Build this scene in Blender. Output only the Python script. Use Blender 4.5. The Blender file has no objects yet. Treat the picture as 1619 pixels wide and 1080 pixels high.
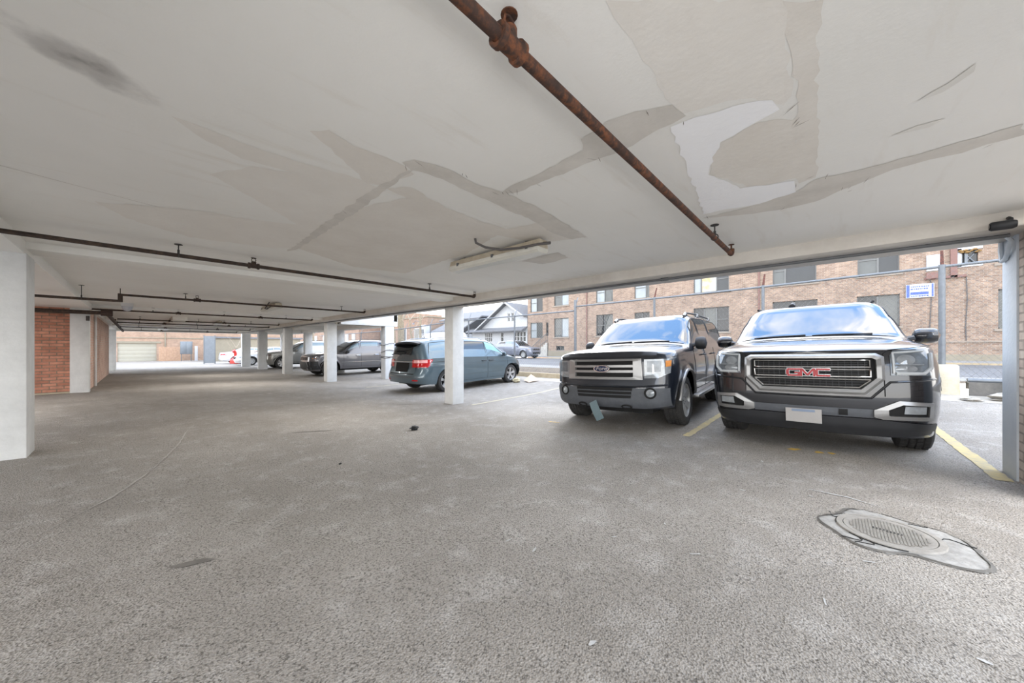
import bpy, bmesh, math, random
import numpy as np
from mathutils import Vector, Matrix
random.seed(7)
SC = bpy.context.scene
COL = SC.collection
PI = math.pi
Z0 = 1.2            # camera height over the datum; all heights below are absolute

# ------------------------------------------------------------------ materials
def lin(c):
    return tuple(((v/255.0)/12.92 if v/255.0 <= .04045 else ((v/255.0+.055)/1.055)**2.4) for v in c[:3]) + (1.0,)

def newmat(name):
    m = bpy.data.materials.new(name); m.use_nodes = True
    nt = m.node_tree
    return m, nt, nt.nodes['Principled BSDF']

def nd(nt, typ, **kw):
    n = nt.nodes.new(typ)
    for k, v in kw.items():
        if k in n.inputs.keys() if hasattr(n.inputs, 'keys') else False: n.inputs[k].default_value = v
        else: setattr(n, k, v)
    return n

def ramp(nt, fac, stops):
    r = nt.nodes.new('ShaderNodeValToRGB')
    e = r.color_ramp.elements
    while len(e) < len(stops): e.new(.5)
    for i, (p, c) in enumerate(stops):
        e[i].position = p; e[i].color = c
    nt.links.new(fac, r.inputs[0]); return r

def noise(nt, vec, scale, detail=4, rough=.55):
    n = nt.nodes.new('ShaderNodeTexNoise')
    n.inputs['Scale'].default_value = scale; n.inputs['Detail'].default_value = detail
    n.inputs['Roughness'].default_value = rough
    if vec is not None: nt.links.new(vec, n.inputs['Vector'])
    return n

def mixc(nt, fac, a, b, mode='MIX'):
    m = nt.nodes.new('ShaderNodeMix'); m.data_type = 'RGBA'; m.blend_type = mode
    for sock, v in ((m.inputs[0], fac), (m.inputs[6], a), (m.inputs[7], b)):
        if isinstance(v, (int, float)): sock.default_value = v
        elif isinstance(v, tuple): sock.default_value = v
        else: nt.links.new(v, sock)
    return m.outputs[2]

def objco(nt):
    return nt.nodes.new('ShaderNodeTexCoord').outputs['Object']

def paint(name, col, rough=.5, metal=0.0, var=.08, scale=6, bump=0, bscale=60, coat=0, ior=1.5, spec=None):
    """plain procedural surface: a colour with a little noise in it and an optional bump"""
    m, nt, b = newmat(name)
    c = lin(col)
    v = objco(nt)
    n = noise(nt, v, scale)
    lo = tuple(max(0, x*(1-var)) for x in c[:3])+(1,); hi = tuple(min(1, x*(1+var)) for x in c[:3])+(1,)
    r = ramp(nt, n.outputs[0], [(.3, lo), (.7, hi)])
    nt.links.new(r.outputs[0], b.inputs['Base Color'])
    b.inputs['Roughness'].default_value = rough; b.inputs['Metallic'].default_value = metal
    b.inputs['IOR'].default_value = ior
    if coat: b.inputs['Coat Weight'].default_value = coat; b.inputs['Coat Roughness'].default_value = .03
    if bump:
        n2 = noise(nt, v, bscale, 3)
        bp = nt.nodes.new('ShaderNodeBump'); bp.inputs['Strength'].default_value = bump; bp.inputs['Distance'].default_value = .01
        nt.links.new(n2.outputs[0], bp.inputs['Height']); nt.links.new(bp.outputs[0], b.inputs['Normal'])
    return m

def brickmat(name, c1, c2, mortar, axis='Y', bw=.21, bh=.07, ms=.009, dirt=None, rough=.9, mixn=.5, bump=.5):
    """brick courses in true size; axis = the horizontal direction the wall runs along"""
    m, nt, b = newmat(name)
    v = objco(nt)
    sep = nt.nodes.new('ShaderNodeSeparateXYZ'); nt.links.new(v, sep.inputs[0])
    cmb = nt.nodes.new('ShaderNodeCombineXYZ')
    nt.links.new(sep.outputs[axis], cmb.inputs[0]); nt.links.new(sep.outputs['Z'], cmb.inputs[1])
    t = nt.nodes.new('ShaderNodeTexBrick')
    t.inputs['Scale'].default_value = 1; t.inputs['Brick Width'].default_value = bw; t.inputs['Row Height'].default_value = bh
    t.inputs['Mortar Size'].default_value = ms; t.inputs['Mortar Smooth'].default_value = .3; t.inputs['Bias'].default_value = 0
    t.inputs['Color1'].default_value = lin(c1); t.inputs['Color2'].default_value = lin(c2); t.inputs['Mortar'].default_value = lin(mortar)
    nt.links.new(cmb.outputs[0], t.inputs['Vector'])
    n = noise(nt, v, 2.2, 6, .7)
    n2 = noise(nt, v, 19, 3)
    c = mixc(nt, mixn*.6, t.outputs['Color'], ramp(nt, n.outputs[0], [(.3, (.25, .25, .25, 1)), (.7, (1, 1, 1, 1))]).outputs[0], 'OVERLAY')
    c = mixc(nt, .25, c, n2.outputs[0], 'OVERLAY')
    nt.links.new(c, b.inputs['Base Color']); b.inputs['Roughness'].default_value = rough
    bp = nt.nodes.new('ShaderNodeBump'); bp.inputs['Strength'].default_value = bump; bp.inputs['Distance'].default_value = .008; bp.invert = True
    nt.links.new(t.outputs['Fac'], bp.inputs['Height']); nt.links.new(bp.outputs[0], b.inputs['Normal'])
    return m

def asphalt(name, base=(144, 138, 130), dark=(68, 63, 57), light=(186, 182, 177), bump=1.0):
    m, nt, b = newmat(name)
    v = objco(nt)
    big = noise(nt, v, .55, 5, .6); mid = noise(nt, v, 4.5, 5, .65); fine = noise(nt, v, 95, 3, .6)
    grit = nt.nodes.new('ShaderNodeTexVoronoi'); grit.inputs['Scale'].default_value = 115
    nt.links.new(v, grit.inputs['Vector'])
    c = ramp(nt, big.outputs[0], [(.35, lin(tuple(x-11 for x in base))), (.66, lin(tuple(x+11 for x in base)))]).outputs[0]
    c = mixc(nt, ramp(nt, mid.outputs[0], [(.52, (0, 0, 0, 1)), (.78, (.55, .55, .55, 1))]).outputs[0], c, lin(light))
    c = mixc(nt, ramp(nt, fine.outputs[0], [(.34, (.85, .85, .85, 1)), (.5, (0, 0, 0, 1))]).outputs[0], c, lin(dark))
    c = mixc(nt, .35, c, ramp(nt, grit.outputs['Color'], [(0, (.3, .3, .3, 1)), (1, (.8, .8, .8, 1))]).outputs[0], 'OVERLAY')
    nt.links.new(c, b.inputs['Base Color']); b.inputs['Roughness'].default_value = .82
    bp = nt.nodes.new('ShaderNodeBump'); bp.inputs['Strength'].default_value = bump; bp.inputs['Distance'].default_value = .006
    nt.links.new(grit.outputs['Distance'], bp.inputs['Height']); nt.links.new(bp.outputs[0], b.inputs['Normal'])
    return m

def rustmat(name, a=(62, 42, 33), b_=(112, 66, 38), c_=(92, 83, 77), scale=22):
    m, nt, b = newmat(name)
    v = objco(nt)
    n = noise(nt, v, scale, 6, .7); n2 = noise(nt, v, 5, 4)
    c = ramp(nt, n.outputs[0], [(.3, lin((38, 27, 22))), (.45, lin(a)), (.6, lin(b_)), (.75, lin(c_))]).outputs[0]
    c = mixc(nt, ramp(nt, n2.outputs[0], [(.45, (0, 0, 0, 1)), (.7, (.8, .8, .8, 1))]).outputs[0], c, lin(a))
    nt.links.new(c, b.inputs['Base Color']); b.inputs['Roughness'].default_value = .8
    bp = nt.nodes.new('ShaderNodeBump'); bp.inputs['Strength'].default_value = .4; bp.inputs['Distance'].default_value = .003
    nt.links.new(n.outputs[0], bp.inputs['Height']); nt.links.new(bp.outputs[0], b.inputs['Normal'])
    return m

def carpaint(name, col, metal=.35, rough=.28):
    m = paint(name, col, rough, metal, .05, 3, coat=1.0)
    return m

def glassmat(name, col=(12, 14, 16), ior=1.75, rough=.02):
    m = paint(name, col, rough, 0, .1, 2, ior=ior)
    return m

M = {}
M['black_paint'] = carpaint('black_car_paint', (24, 26, 32), .3, .25)
M['navy_paint'] = carpaint('dark_navy_car_paint', (28, 33, 42), .35, .3)
M['teal_paint'] = carpaint('grey_blue_car_paint', (82, 98, 106), .4, .3)
M['grey_paint'] = carpaint('graphite_car_paint', (98, 97, 100), .45, .3)
M['silver_paint'] = carpaint('silver_car_paint', (150, 150, 146), .45, .3)
M['white_paint'] = carpaint('white_car_paint', (204, 206, 208), 0, .3)
M['blue_grey_paint'] = carpaint('blue_grey_car_paint', (118, 122, 134), .4, .3)
M['glass_dark'] = glassmat('tinted_glass')
M['windshield'] = glassmat('windshield_glass', (22, 27, 34), 2.3)
M['glass_lit_through'] = glassmat('teal_glass_lit_through', (128, 166, 164), 1.5)  # opaque; the pale teal stands in for light seen through the window
M['glass_grey'] = glassmat('grey_glass', (120, 138, 146), 1.6)
M['chrome'] = paint('chrome', (206, 206, 206), .12, 1, .03, 4)
M['satin'] = paint('satin_silver', (152, 152, 152), .32, .6, .05, 8)
M['alloy'] = paint('alloy_wheel', (168, 168, 167), .35, .35, .06, 12)
M['tyre'] = paint('tyre_rubber', (48, 47, 46), .85, 0, .2, 14, .5, 120)
M['plastic'] = paint('dark_plastic', (38, 39, 42), .55, 0, .1, 10)
M['plastic_grey'] = paint('textured_grey_plastic', (74, 77, 82), .6, 0, .12, 14, .2, 200)
M['void'] = paint('black_recess', (9, 9, 10), .8, 0, .1, 5)
M['lamp_clear'] = paint('clear_lamp_lens', (148, 153, 157), .08, .25, .15, 20, ior=1.6)
M['lamp_dark'] = paint('dark_lamp_lens', (112, 118, 124), .08, .2, .25, 14, ior=1.6)
M['led'] = paint('white_lamp_strip', (190, 194, 196), .25, 0, .03, 10)
M['amber'] = paint('amber_lens', (206, 136, 72), .15, 0, .1, 20)
M['red_lens'] = paint('red_lens', (176, 20, 24), .1, 0, .2, 20, ior=1.6)
M['red_clear'] = paint('pale_red_lens', (226, 170, 168), .1, 0, .1, 20, ior=1.6)
M['letter_red'] = paint('red_badge', (150, 24, 30), .25, .1, .05, 10, coat=.6)
M['badge_blue'] = paint('blue_badge', (34, 44, 74), .25, .2, .05, 10, coat=.6)
M['plate'] = paint('number_plate', (160, 157, 154), .5, 0, .05, 6)
M['plate_blue'] = paint('number_plate_blue', (120, 134, 154), .5, 0, .05, 6)
M['plate_teal'] = paint('pale_teal_plate', (104, 122, 128), .5, 0, .06, 6)
M['hub'] = paint('hub_grey', (98, 98, 98), .4, .6, .05, 10)

# ------------------------------------------------------------------ mesh builder
class MB:
    def __init__(s): s.v = []; s.f = []; s.mi = []; s.cur = 0
    def add(s, vs, fs):
        o = len(s.v); s.v += [tuple(p) for p in vs]
        s.f += [tuple(i+o for i in f) for f in fs]; s.mi += [s.cur]*len(fs)
        return s
    def box(s, lo, hi, rot=None, at=None):
        x0, y0, z0 = lo; x1, y1, z1 = hi
        vs = [Vector(p) for p in ((x0,y0,z0),(x1,y0,z0),(x1,y1,z0),(x0,y1,z0),(x0,y0,z1),(x1,y0,z1),(x1,y1,z1),(x0,y1,z1))]
        if rot is not None: vs = [rot @ p for p in vs]
        if at is not None: vs = [p+Vector(at) for p in vs]
        return s.add(vs, [(0,3,2,1),(4,5,6,7),(0,1,5,4),(1,2,6,5),(2,3,7,6),(3,0,4,7)])
    def grid(s, P, closed_u=False):
        nu = len(P); nv = len(P[0]); vs = [p for row in P for p in row]; fs = []
        for i in range(nu if closed_u else nu-1):
            for j in range(nv-1):
                a = i*nv+j; b = ((i+1) % nu)*nv+j
                fs.append((a, b, b+1, a+1))
        return s.add(vs, fs)
    def tube(s, path, r, n=8, closed=False, caps=True, sy=1.0):
        path = [Vector(p) for p in path]; N = len(path); rings = []
        t0 = (path[1]-path[0]).normalized()
        up = Vector((0, 0, 1)) if abs(t0.z) < .9 else Vector((1, 0, 0))
        nrm = (up - t0*up.dot(t0)).normalized()
        for i, p in enumerate(path):
            if closed: t = (path[(i+1) % N]-path[i-1]).normalized()
            else: t = (path[min(i+1, N-1)]-path[max(i-1, 0)]).normalized()
            nrm = (nrm - t*nrm.dot(t))
            nrm = nrm.normalized() if nrm.length > 1e-6 else Vector((0, 0, 1))
            bn = t.cross(nrm)
            rr = r[i] if isinstance(r, (list, tuple)) else r
            rings.append([p + nrm*(rr*sy*math.cos(2*PI*k/n+PI/n)) + bn*(rr*math.sin(2*PI*k/n+PI/n)) for k in range(n)])
        vs = [q for R_ in rings for q in R_]; fs = []
        for i in range(N if closed else N-1):
            for k in range(n):
                a = i*n+k; b = i*n+(k+1) % n; c = ((i+1) % N)*n+(k+1) % n; d = ((i+1) % N)*n+k
                fs.append((a, b, c, d))
        if caps and not closed:
            fs.append(tuple(range(n-1, -1, -1))); fs.append(tuple((N-1)*n+k for k in range(n)))
        return s.add(vs, fs)
    def lathe(s, prof, c=(0,0,0), axis='Z', n=24, closed_prof=False):
        c = Vector(c); P = []
        for k in range(n):
            a = 2*PI*k/n; row = []
            for r, h in prof:
                if axis == 'Z': q = Vector((r*math.cos(a), r*math.sin(a), h))
                elif axis == 'Y': q = Vector((r*math.cos(a), h, r*math.sin(a)))
                else: q = Vector((h, r*math.cos(a), r*math.sin(a)))
                row.append(c+q)
            P.append(row)
        return s.grid(P, True)
    def prism(s, poly, fn, t0, t1):
        """poly 2D, fn(u, v, t) -> 3D point; the polygon pulled from t0 to t1"""
        n = len(poly)
        vs = [fn(u, v, t0) for u, v in poly]+[fn(u, v, t1) for u, v in poly]
        fs = [tuple(range(n-1, -1, -1)), tuple(range(n, 2*n))]
        for i in range(n): fs.append((i, (i+1) % n, (i+1) % n+n, i+n))
        return s.add(vs, fs)
    def build(s, name, mats, parent=None, smooth=40, bevel=0, merge=True, recalc=True):
        me = bpy.data.meshes.new(name)
        me.from_pydata(s.v, [], s.f)
        if not isinstance(mats, (list, tuple)): mats = [mats]
        for m in mats: me.materials.append(M[m] if isinstance(m, str) else m)
        me.polygons.foreach_set('material_index', s.mi)
        bm = bmesh.new(); bm.from_mesh(me)
        if merge: bmesh.ops.remove_doubles(bm, verts=bm.verts, dist=1e-5)
        if recalc: bmesh.ops.recalc_face_normals(bm, faces=bm.faces)
        if bevel:
            es = [e for e in bm.edges if len(e.link_faces) == 2 and e.calc_face_angle(0) > .5]
            bmesh.ops.bevel(bm, geom=es, offset=bevel, segments=2, affect='EDGES', profile=.6, clamp_overlap=True)
        bm.to_mesh(me); bm.free()
        if smooth:
            me.polygons.foreach_set('use_smooth', [True]*len(me.polygons))
            me.set_sharp_from_angle(angle=math.radians(smooth))
        o = bpy.data.objects.new(name, me); COL.objects.link(o)
        if parent is not None: o.parent = parent
        return o

def empty(name, loc=(0, 0, 0), rz=0):
    o = bpy.data.objects.new(name, None); COL.objects.link(o)
    o.location = loc; o.rotation_euler = (0, 0, rz); o.empty_display_size = .2
    return o
def tag(o, label=None, cat=None, group=None, kind=None):
    if label: o['label'] = label
    if cat: o['category'] = cat
    if group: o['group'] = group
    if kind: o['kind'] = kind
    return o
def struct(o): o['kind'] = 'structure'; return o
def copy_tree(o, parent=None):
    c = o.copy(); COL.objects.link(c)
    if parent is not None: c.parent = parent
    for ch in [q for q in bpy.data.objects if q.parent == o]: copy_tree(ch, c)
    return c
def text_mesh(name, s, size, extrude, mat, parent, shear=0, offset=0, mtx=None, sx=1.0):
    cu = bpy.data.curves.new(name, 'FONT'); cu.body = s; cu.size = size; cu.extrude = extrude; cu.shear = shear; cu.offset = offset
    cu.align_x = 'CENTER'; cu.align_y = 'CENTER'; cu.resolution_u = 3
    ob = bpy.data.objects.new(name+'_t', cu); COL.objects.link(ob)
    dg = bpy.context.evaluated_depsgraph_get()
    me = bpy.data.meshes.new_from_object(ob.evaluated_get(dg))
    bpy.data.objects.remove(ob); bpy.data.curves.remove(cu)
    me.transform(Matrix.Diagonal((sx, 1, 1, 1)))
    if mtx is not None: me.transform(mtx)
    me.materials.clear(); me.materials.append(M[mat])
    o = bpy.data.objects.new(name, me); COL.objects.link(o); o.parent = parent
    return o

# ------------------------------------------------------------------ ground
GX = [-14, -1, 5.2, 8, 11.05, 14]
GY = [-14, -2, 0, 1.5, 3.6, 6.7, 10, 14, 25, 32, 48, 58, 100]
GT = {
 -14: [-1.10,-1.12,-1.125,-1.13,-1.14,-1.15,-1.155,-1.16,-1.28,-1.36,-1.58,-1.69,-1.95],
 -1:  [-1.10,-1.12,-1.125,-1.13,-1.14,-1.15,-1.155,-1.16,-1.28,-1.36,-1.58,-1.69,-1.95],
 5.2: [-1.08,-1.14,-1.19,-1.235,-1.32,-1.405,-1.415,-1.42,-1.42,-1.44,-1.60,-1.69,-1.95],
 8:   [-1.06,-1.13,-1.18,-1.225,-1.31,-1.39,-1.40,-1.42,-1.42,-1.44,-1.60,-1.69,-1.95],
 11.05:[-0.95,-1.00,-1.05,-1.10,-1.18,-1.27,-1.31,-1.36,-1.38,-1.42,-1.58,-1.69,-1.95],
 14:  [-0.95,-1.00,-1.05,-1.10,-1.18,-1.27,-1.31,-1.36,-1.38,-1.42,-1.58,-1.69,-1.95]}
def g(x, y):
    col = [np.interp(y, GY, GT[k]) for k in GX]
    return float(np.interp(x, GX, col))+Z0
def gs(x, y):           # a little rounding over the breaks of the ground table
    return (g(x, y)*2+g(x, y-.6)+g(x, y+.6)+g(x-.5, y)+g(x+.5, y))/6
def street_z(y): return float(np.interp(y, [-20, -2, 8, 22, 40, 100], [-.70, -.79, -.95, -1.04, -1.12, -1.3]))+Z0
# ------------------------------------------------------------------ cars
def sm(x, pts, d=.05):
    xs = [p[0] for p in pts]; zs = [p[1] for p in pts]
    return float(sum(np.interp(x+k*d/2, xs, zs) for k in (-2, -1, 0, 1, 2))/5)

class Car:
    """one car body in its own frame: x forward, y to the car's left, origin on the ground between the axles"""
    def __init__(s, **k):
        s.n = 2.6; s.arch = None; s.flare = .02; s.inn = .0
        for a, b in k.items(): setattr(s, a, b)
        if s.arch is None: s.arch = s.R+.07
    def xf(s, z): return s.xF - float(np.interp(z, *zip(*s.fprof)))
    def xr(s, z): return s.xR + float(np.interp(z, *zip(*s.rprof)))
    def w(s, z): return s.hw - float(np.interp(z, *zip(*s.sprof)))
    def zs(s, x): return sm(x, s.shoulder, .12)
    def h(s, x): return sm(x, s.roof, s.rd)
    def front(s, y, z):
        w = s.w(z); a = min(abs(y), w*.9999); cx, cy, bow = s.cf
        x = s.xf(z)
        if a > w-cy: x += -cx+cx*(1-((a-(w-cy))/cy)**s.n)**(1/s.n)
        return x-bow*(a/w)**2
    def rear(s, y, z):
        w = s.w(z); a = min(abs(y), w*.9999); cx, cy, bow = s.cr
        x = s.xr(z)
        if a > w-cy: x -= -cx+cx*(1-((a-(w-cy))/cy)**s.n)**(1/s.n)
        return x+bow*(a/w)**2
    def low(s, x, z):
        """half width of the lower body at x, z"""
        w = s.w(z)
        for (e, c, sg) in ((s.xf(z), s.cf, 1), (s.xr(z), s.cr, -1)):
            cx, cy, bow = c
            q = ((x-e)*sg+cx+bow)/cx
            if q > 0: w = min(w, s.w(z)-cy+cy*max(0, 1-min(1, q)**s.n)**(1/s.n))
        for xw in (s.wb/2, -s.wb/2):
            d = math.hypot(x-xw, z-s.R)
            w += s.flare*math.exp(-((d-s.arch)/.05)**2) if z > s.R*.6 else 0
        return w
    def sec(s, x, phi):
        """point of the upper body: phi 0 at the shoulder, pi/2 on the centre line"""
        zs = s.zs(x); H = max(.002, s.h(x)-zs); yw = s.low(x, zs)-s.inn*min(1, H/.2)
        n = float(np.interp(H, [0, .12, .35], [2, 2.6, 8]))
        yy = max(0, math.cos(phi))**(2/n); zz = math.sin(phi)**(2/n)
        return Vector((x, yw*yy*(1-s.tum*H/yw*zz), zs+H*zz))
    def up(s, x, z):
        """half width of the upper body at x, z"""
        zs = s.zs(x); H = max(.002, s.h(x)-zs); yw = s.low(x, zs)-s.inn*min(1, H/.2)
        n = float(np.interp(H, [0, .12, .35], [2, 2.6, 8]))
        zz = min(.999, max(0, (z-zs)/H))
        return yw*(1-zz**n)**(1/n)*(1-s.tum*H/yw*zz)
    def side(s, x, z, off=.006, sg=1):
        y = s.low(x, z) if z <= s.zs(x) else s.up(x, z)
        return Vector((x, sg*(y+off), z+(off*.2 if z > s.zs(x) else 0)))
    def fr(s, y, z, off=.006): return Vector((s.front(y, z)+off, y+off*.4*y/s.hw, z))
    def rr(s, y, z, off=.006): return Vector((s.rear(y, z)-off, y+off*.4*y/s.hw, z))
    # -- body shell
    def shell(s, root, mat, name='body', cut=None):
        cols = []
        xa = s.xR+s.cr[0]+s.cr[2]; xb = s.xF-s.cf[0]-s.cf[2]
        K = 9
        for i in range(6): cols.append(('r', i/6))
        for i in range(K): cols.append(('rc', i/K))
        N = int((xb-xa)/.045)
        for i in range(N+1): cols.append(('s', xa+(xb-xa)*i/N))
        for i in range(1, K+1): cols.append(('fc', i/K))
        for i in range(1, 8): cols.append(('f', 1-i/7))
        def plan(c, z):
            k, t = c; w = s.w(z)
            if k == 's':
                x = t
                dF = s.xf(z)-s.xF; dR = s.xr(z)-s.xR
                x += dF*max(0, 1-(xb-t)/.3)**2 + dR*max(0, 1-(t-xa)/.3)**2
                return x, s.low(x, z) if xa+.02 < t < xb-.02 else w
            if k in ('fc', 'f'):
                cx, cy, bow = s.cf
                if k == 'f': y = (w-cy)*t; return s.xf(z)-bow*(y/w)**2, y
                th = t*PI/2; y = w-cy+cy*max(0, math.cos(th))**(2/s.n)
                return s.xf(z)-cx+cx*math.sin(th)**(2/s.n)-bow*(y/w)**2, y
            cx, cy, bow = s.cr
            if k == 'r': y = (w-cy)*t; return s.xr(z)+bow*(y/w)**2, y
            th = (1-t)*PI/2; y = w-cy+cy*max(0, math.cos(th))**(2/s.n)
            return s.xr(z)+cx-cx*math.sin(th)**(2/s.n)+bow*(y/w)**2, y
        half = []; tops = []
        for c in cols:
            zt = s.zs(0)
            for _ in range(3):
                x, y = plan(c, zt); zt = s.zs(x)
            zb = float(np.interp(x, *zip(*s.bottom)))
            if c[0] in ('s', 'fc', 'rc'):
                for xw in (s.wb/2, -s.wb/2):
                    if abs(x-xw) < s.arch: zb = max(zb, s.R+math.sqrt(s.arch**2-(x-xw)**2))
            zb = min(zb, zt-.03)
            row = []
            for j in range(15):
                z = zb+(zt-zb)*j/14
                x2, y2 = plan(c, z); row.append(Vector((x2, y2, z)))
            half.append(row); tops.append(row[-1])
        mb = MB()
        mb.grid(half); mb.grid([[Vector((p.x, -p.y, p.z)) for p in r] for r in half])
        P = []
        for c, t in zip(cols, tops):
            zs = t.z; H = max(.0, s.h(t.x)-zs); yw = t.y
            n = float(np.interp(H, [0, .12, .35], [2, 2.6, 8])); row = []
            inn = s.inn*min(1, H/.2)
            for i in range(19):
                ph = PI*i/18; cc = math.cos(ph); sn = max(0, math.sin(ph))
                yy = abs(cc)**(2/n)*(1 if cc > 0 else -1); zz = sn**(2/n)
                yv = yw*yy
                if yw > .3:
                    yv = (yw-inn*min(1, zz*25))*yy*(1-s.tum*H/yw*zz)
                row.append(Vector((t.x, yv, zs+H*zz)))
            P.append(row)
        mb.grid(P)
        o = mb.build(name, mat, root, smooth=50)
        # floor pan and wheel housings
        u = MB()
        u.box((s.xR+.35, -s.hw+.36, .24), (s.xF-.35, s.hw-.36, .55))
        u.box((-s.wb/2+s.arch+.03, -s.hw+.09, s.rock+.02), (s.wb/2-s.arch-.03, s.hw-.09, .5))
        for xw in (s.wb/2, -s.wb/2):
            for sg in (1, -1):
                P = []
                for i in range(13):
                    a = PI*(-.05+1.1*i/12); r_ = s.arch+.012
                    P.append([Vector((xw+r_*math.cos(a), sg*(s.hw-.06), s.R+r_*math.sin(a))), Vector((xw+r_*math.cos(a), sg*(s.hw-.4), s.R+r_*math.sin(a)))])
                u.grid(P)
        u.build('underbody', 'void', root, smooth=40)
        return o
    # -- patches
    def patch(s, poly, fn, nv=6, du=.05):
        """surface patch over a polygon that any u line cuts once: fn(u, v) -> point"""
        us = sorted(set(round(p[0], 5) for p in poly)); full = []
        for a, b in zip(us, us[1:]):
            k = max(1, int((b-a)/du)); full += [a+(b-a)*i/k for i in range(k)]
        full.append(us[-1])
        def cut(u):
            vs = []
            for (a, b), (c, d) in zip(poly, poly[1:]+poly[:1]):
                if abs(a-c) < 1e-9:
                    if abs(u-a) < 1e-6: vs += [b, d]
                elif min(a, c)-1e-9 <= u <= max(a, c)+1e-9: vs.append(b+(d-b)*(u-a)/(c-a))
            return min(vs), max(vs)
        P = []
        for u in full:
            lo, hi = cut(u); P.append([fn(u, lo+(hi-lo)*j/nv) for j in range(nv+1)])
        return P
    def outline(s, poly, fn, step=.05):
        out = []
        for (a, b), (c, d) in zip(poly, poly[1:]+poly[:1]):
            k = max(1, int(math.hypot(a-c, b-d)/step))
            out += [fn(a+(c-a)*i/k, b+(d-b)*i/k) for i in range(k)]
        return out
    def fpatch(s, root, name, poly, mat, off=.006, label=None):
        mb = MB(); mb.grid(s.patch(poly, lambda u, v: s.fr(u, v, off)))
        o = mb.build(name, mat, root); 
        if label: o['label'] = label
        return o
    def rpatch(s, root, name, poly, mat, off=.006, label=None):
        mb = MB(); mb.grid(s.patch(poly, lambda u, v: s.rr(u, v, off)))
        o = mb.build(name, mat, root)
        if label: o['label'] = label
        return o
    def spatch(s, root, name, poly, mat, sg, off=.006):
        mb = MB(); mb.grid(s.patch(poly, lambda u, v: s.side(u, v, off, sg)))
        return mb.build(name, mat, root)
    def ftube(s, mb, poly, r, off=.01, closed=True, n=6, step=.04):
        if closed: mb.tube(s.outline(poly, lambda u, v: s.fr(u, v, off), step), r, n, closed=True)
        else:
            pts = []
            for (a, b), (c, d) in zip(poly, poly[1:]):
                k = max(1, int(math.hypot(a-c, b-d)/step)); pts += [s.fr(a+(c-a)*i/k, b+(d-b)*i/k, off) for i in range(k)]
            pts.append(s.fr(poly[-1][0], poly[-1][1], off)); mb.tube(pts, r, n)
    def windshield(s, root, x0, x1, lim=.93, mat='windshield', name='windshield', off=.006):
        P = []
        k = 16
        for i in range(k+1):
            x = x0+(x1-x0)*i/k; H = s.h(x)-s.zs(x); yw = s.low(x, s.zs(x))
            n = float(np.interp(H, [0, .12, .35], [2, 2.6, 8]))
            ph0 = math.acos(min(1, lim**(n/2))); row = []
            for j in range(17):
                ph = ph0+(PI-2*ph0)*j/16
                q = s.sec(x, ph if ph <= PI/2 else PI-ph)
                if ph > PI/2: q.y = -q.y
                sl = (s.h(x+.02)-s.h(x-.02))/.04
                nn = Vector((-sl, 0, 1)).normalized()
                row.append(q+nn*off)
            P.append(row)
        mb = MB(); mb.grid(P); return mb.build(name, mat, root)
    def window(s, root, x0, x1, sg, lo=.035, hi=.80, top=None, mat='glass_dark', name='side_window', frame=True, slant=(0, 0)):
        """side window between x0 and x1; slant leans the front / rear edge"""
        k = max(4, int(abs(x1-x0)/.05)); P = []
        for i in range(k+1):
            t = i/k; row = []
            for j in range(9):
                q = j/8
                x = x0+(x1-x0)*t + (slant[0]*(1-t)+slant[1]*t)*q
                zs = s.zs(x); H = s.h(x)-zs
                zt = zs+hi*H
                if top: zt = min(zt, top)
                z = zs+lo+max(0, zt-zs-lo)*q
                row.append(s.side(x, z, .007, sg))
            P.append(row)
        mb = MB(); mb.grid(P); o = mb.build(name, mat, root)
        if frame:
            rim = [r[0] for r in P]+P[-1][1:]+[r[-1] for r in P[-2::-1]]+P[0][-2:0:-1]
            mb = MB(); mb.tube(rim, .008, 5, closed=True); mb.build('window_trim', 'plastic', o)
        return o
    def seam(s, mb, pts, sg, r=.004, off=.001, step=.05):
        path = []
        for (a, b), (c, d) in zip(pts, pts[1:]):
            k = max(1, int(math.hypot(a-c, b-d)/step)); path += [s.side(a+(c-a)*i/k, b+(d-b)*i/k, off, sg) for i in range(k)]
        path.append(s.side(pts[-1][0], pts[-1][1], off, sg)); mb.tube(path, r, 4)
    def doors(s, root, xs, sg, zlo=None, handles=(), hmat='plastic', hz=None):
        zlo = zlo or s.rock+.06
        mb = MB()
        for x in xs: s.seam(mb, [(x, zlo), (x, s.zs(x))], sg)
        s.seam(mb, [(xs[0], zlo), (xs[-1], zlo)], sg)
        mb.build('door_seams', 'void', root)
        for hx in handles:
            z = (hz or s.zs(hx)-.12)
            mb = MB(); mb.tube([s.side(hx-.11, z, .0, sg), s.side(hx-.09, z, .035, sg), s.side(hx, z, .042, sg), s.side(hx+.09, z, .035, sg), s.side(hx+.11, z, .0, sg)], .014, 6)
            mb.build('door_handle', hmat, root)
    def mirror(s, root, x, z, sg, mat, w=.26, hgt=.17, arm=.1):
        base = s.side(x, z, 0, sg); b = base.y*sg
        mb = MB()
        mb.tube([(x+.02, sg*(b-.03), z-.03), (x, sg*(b+arm), z)], .035, 8)
        P = []
        for i in range(9):
            t = i/8; y = b+arm-.02+w*t; k = (1-abs(2*t-1)**4)**.5*.98+.02
            P.append([Vector((x-.05+.09*k*math.cos(a)*(1 if math.cos(a) > 0 else .35), sg*y, z+.02+hgt/2*k*math.sin(a))) for a in [2*PI*q/12 for q in range(12)]])
        P2 = [r+[r[0]] for r in P]
        mb.grid(P2); mb.add(P[0], [tuple(range(12))]); mb.add(P[-1], [tuple(range(12))])
        o = mb.build('side_mirror', mat, root)
        m2 = MB()
        m2.grid([[Vector((x-.085, sg*(b+arm+.01+(w-.06)*i), z+.02+(j-.5)*hgt*.72)) for j in (0, 1)] for i in (0, 1)])
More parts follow.
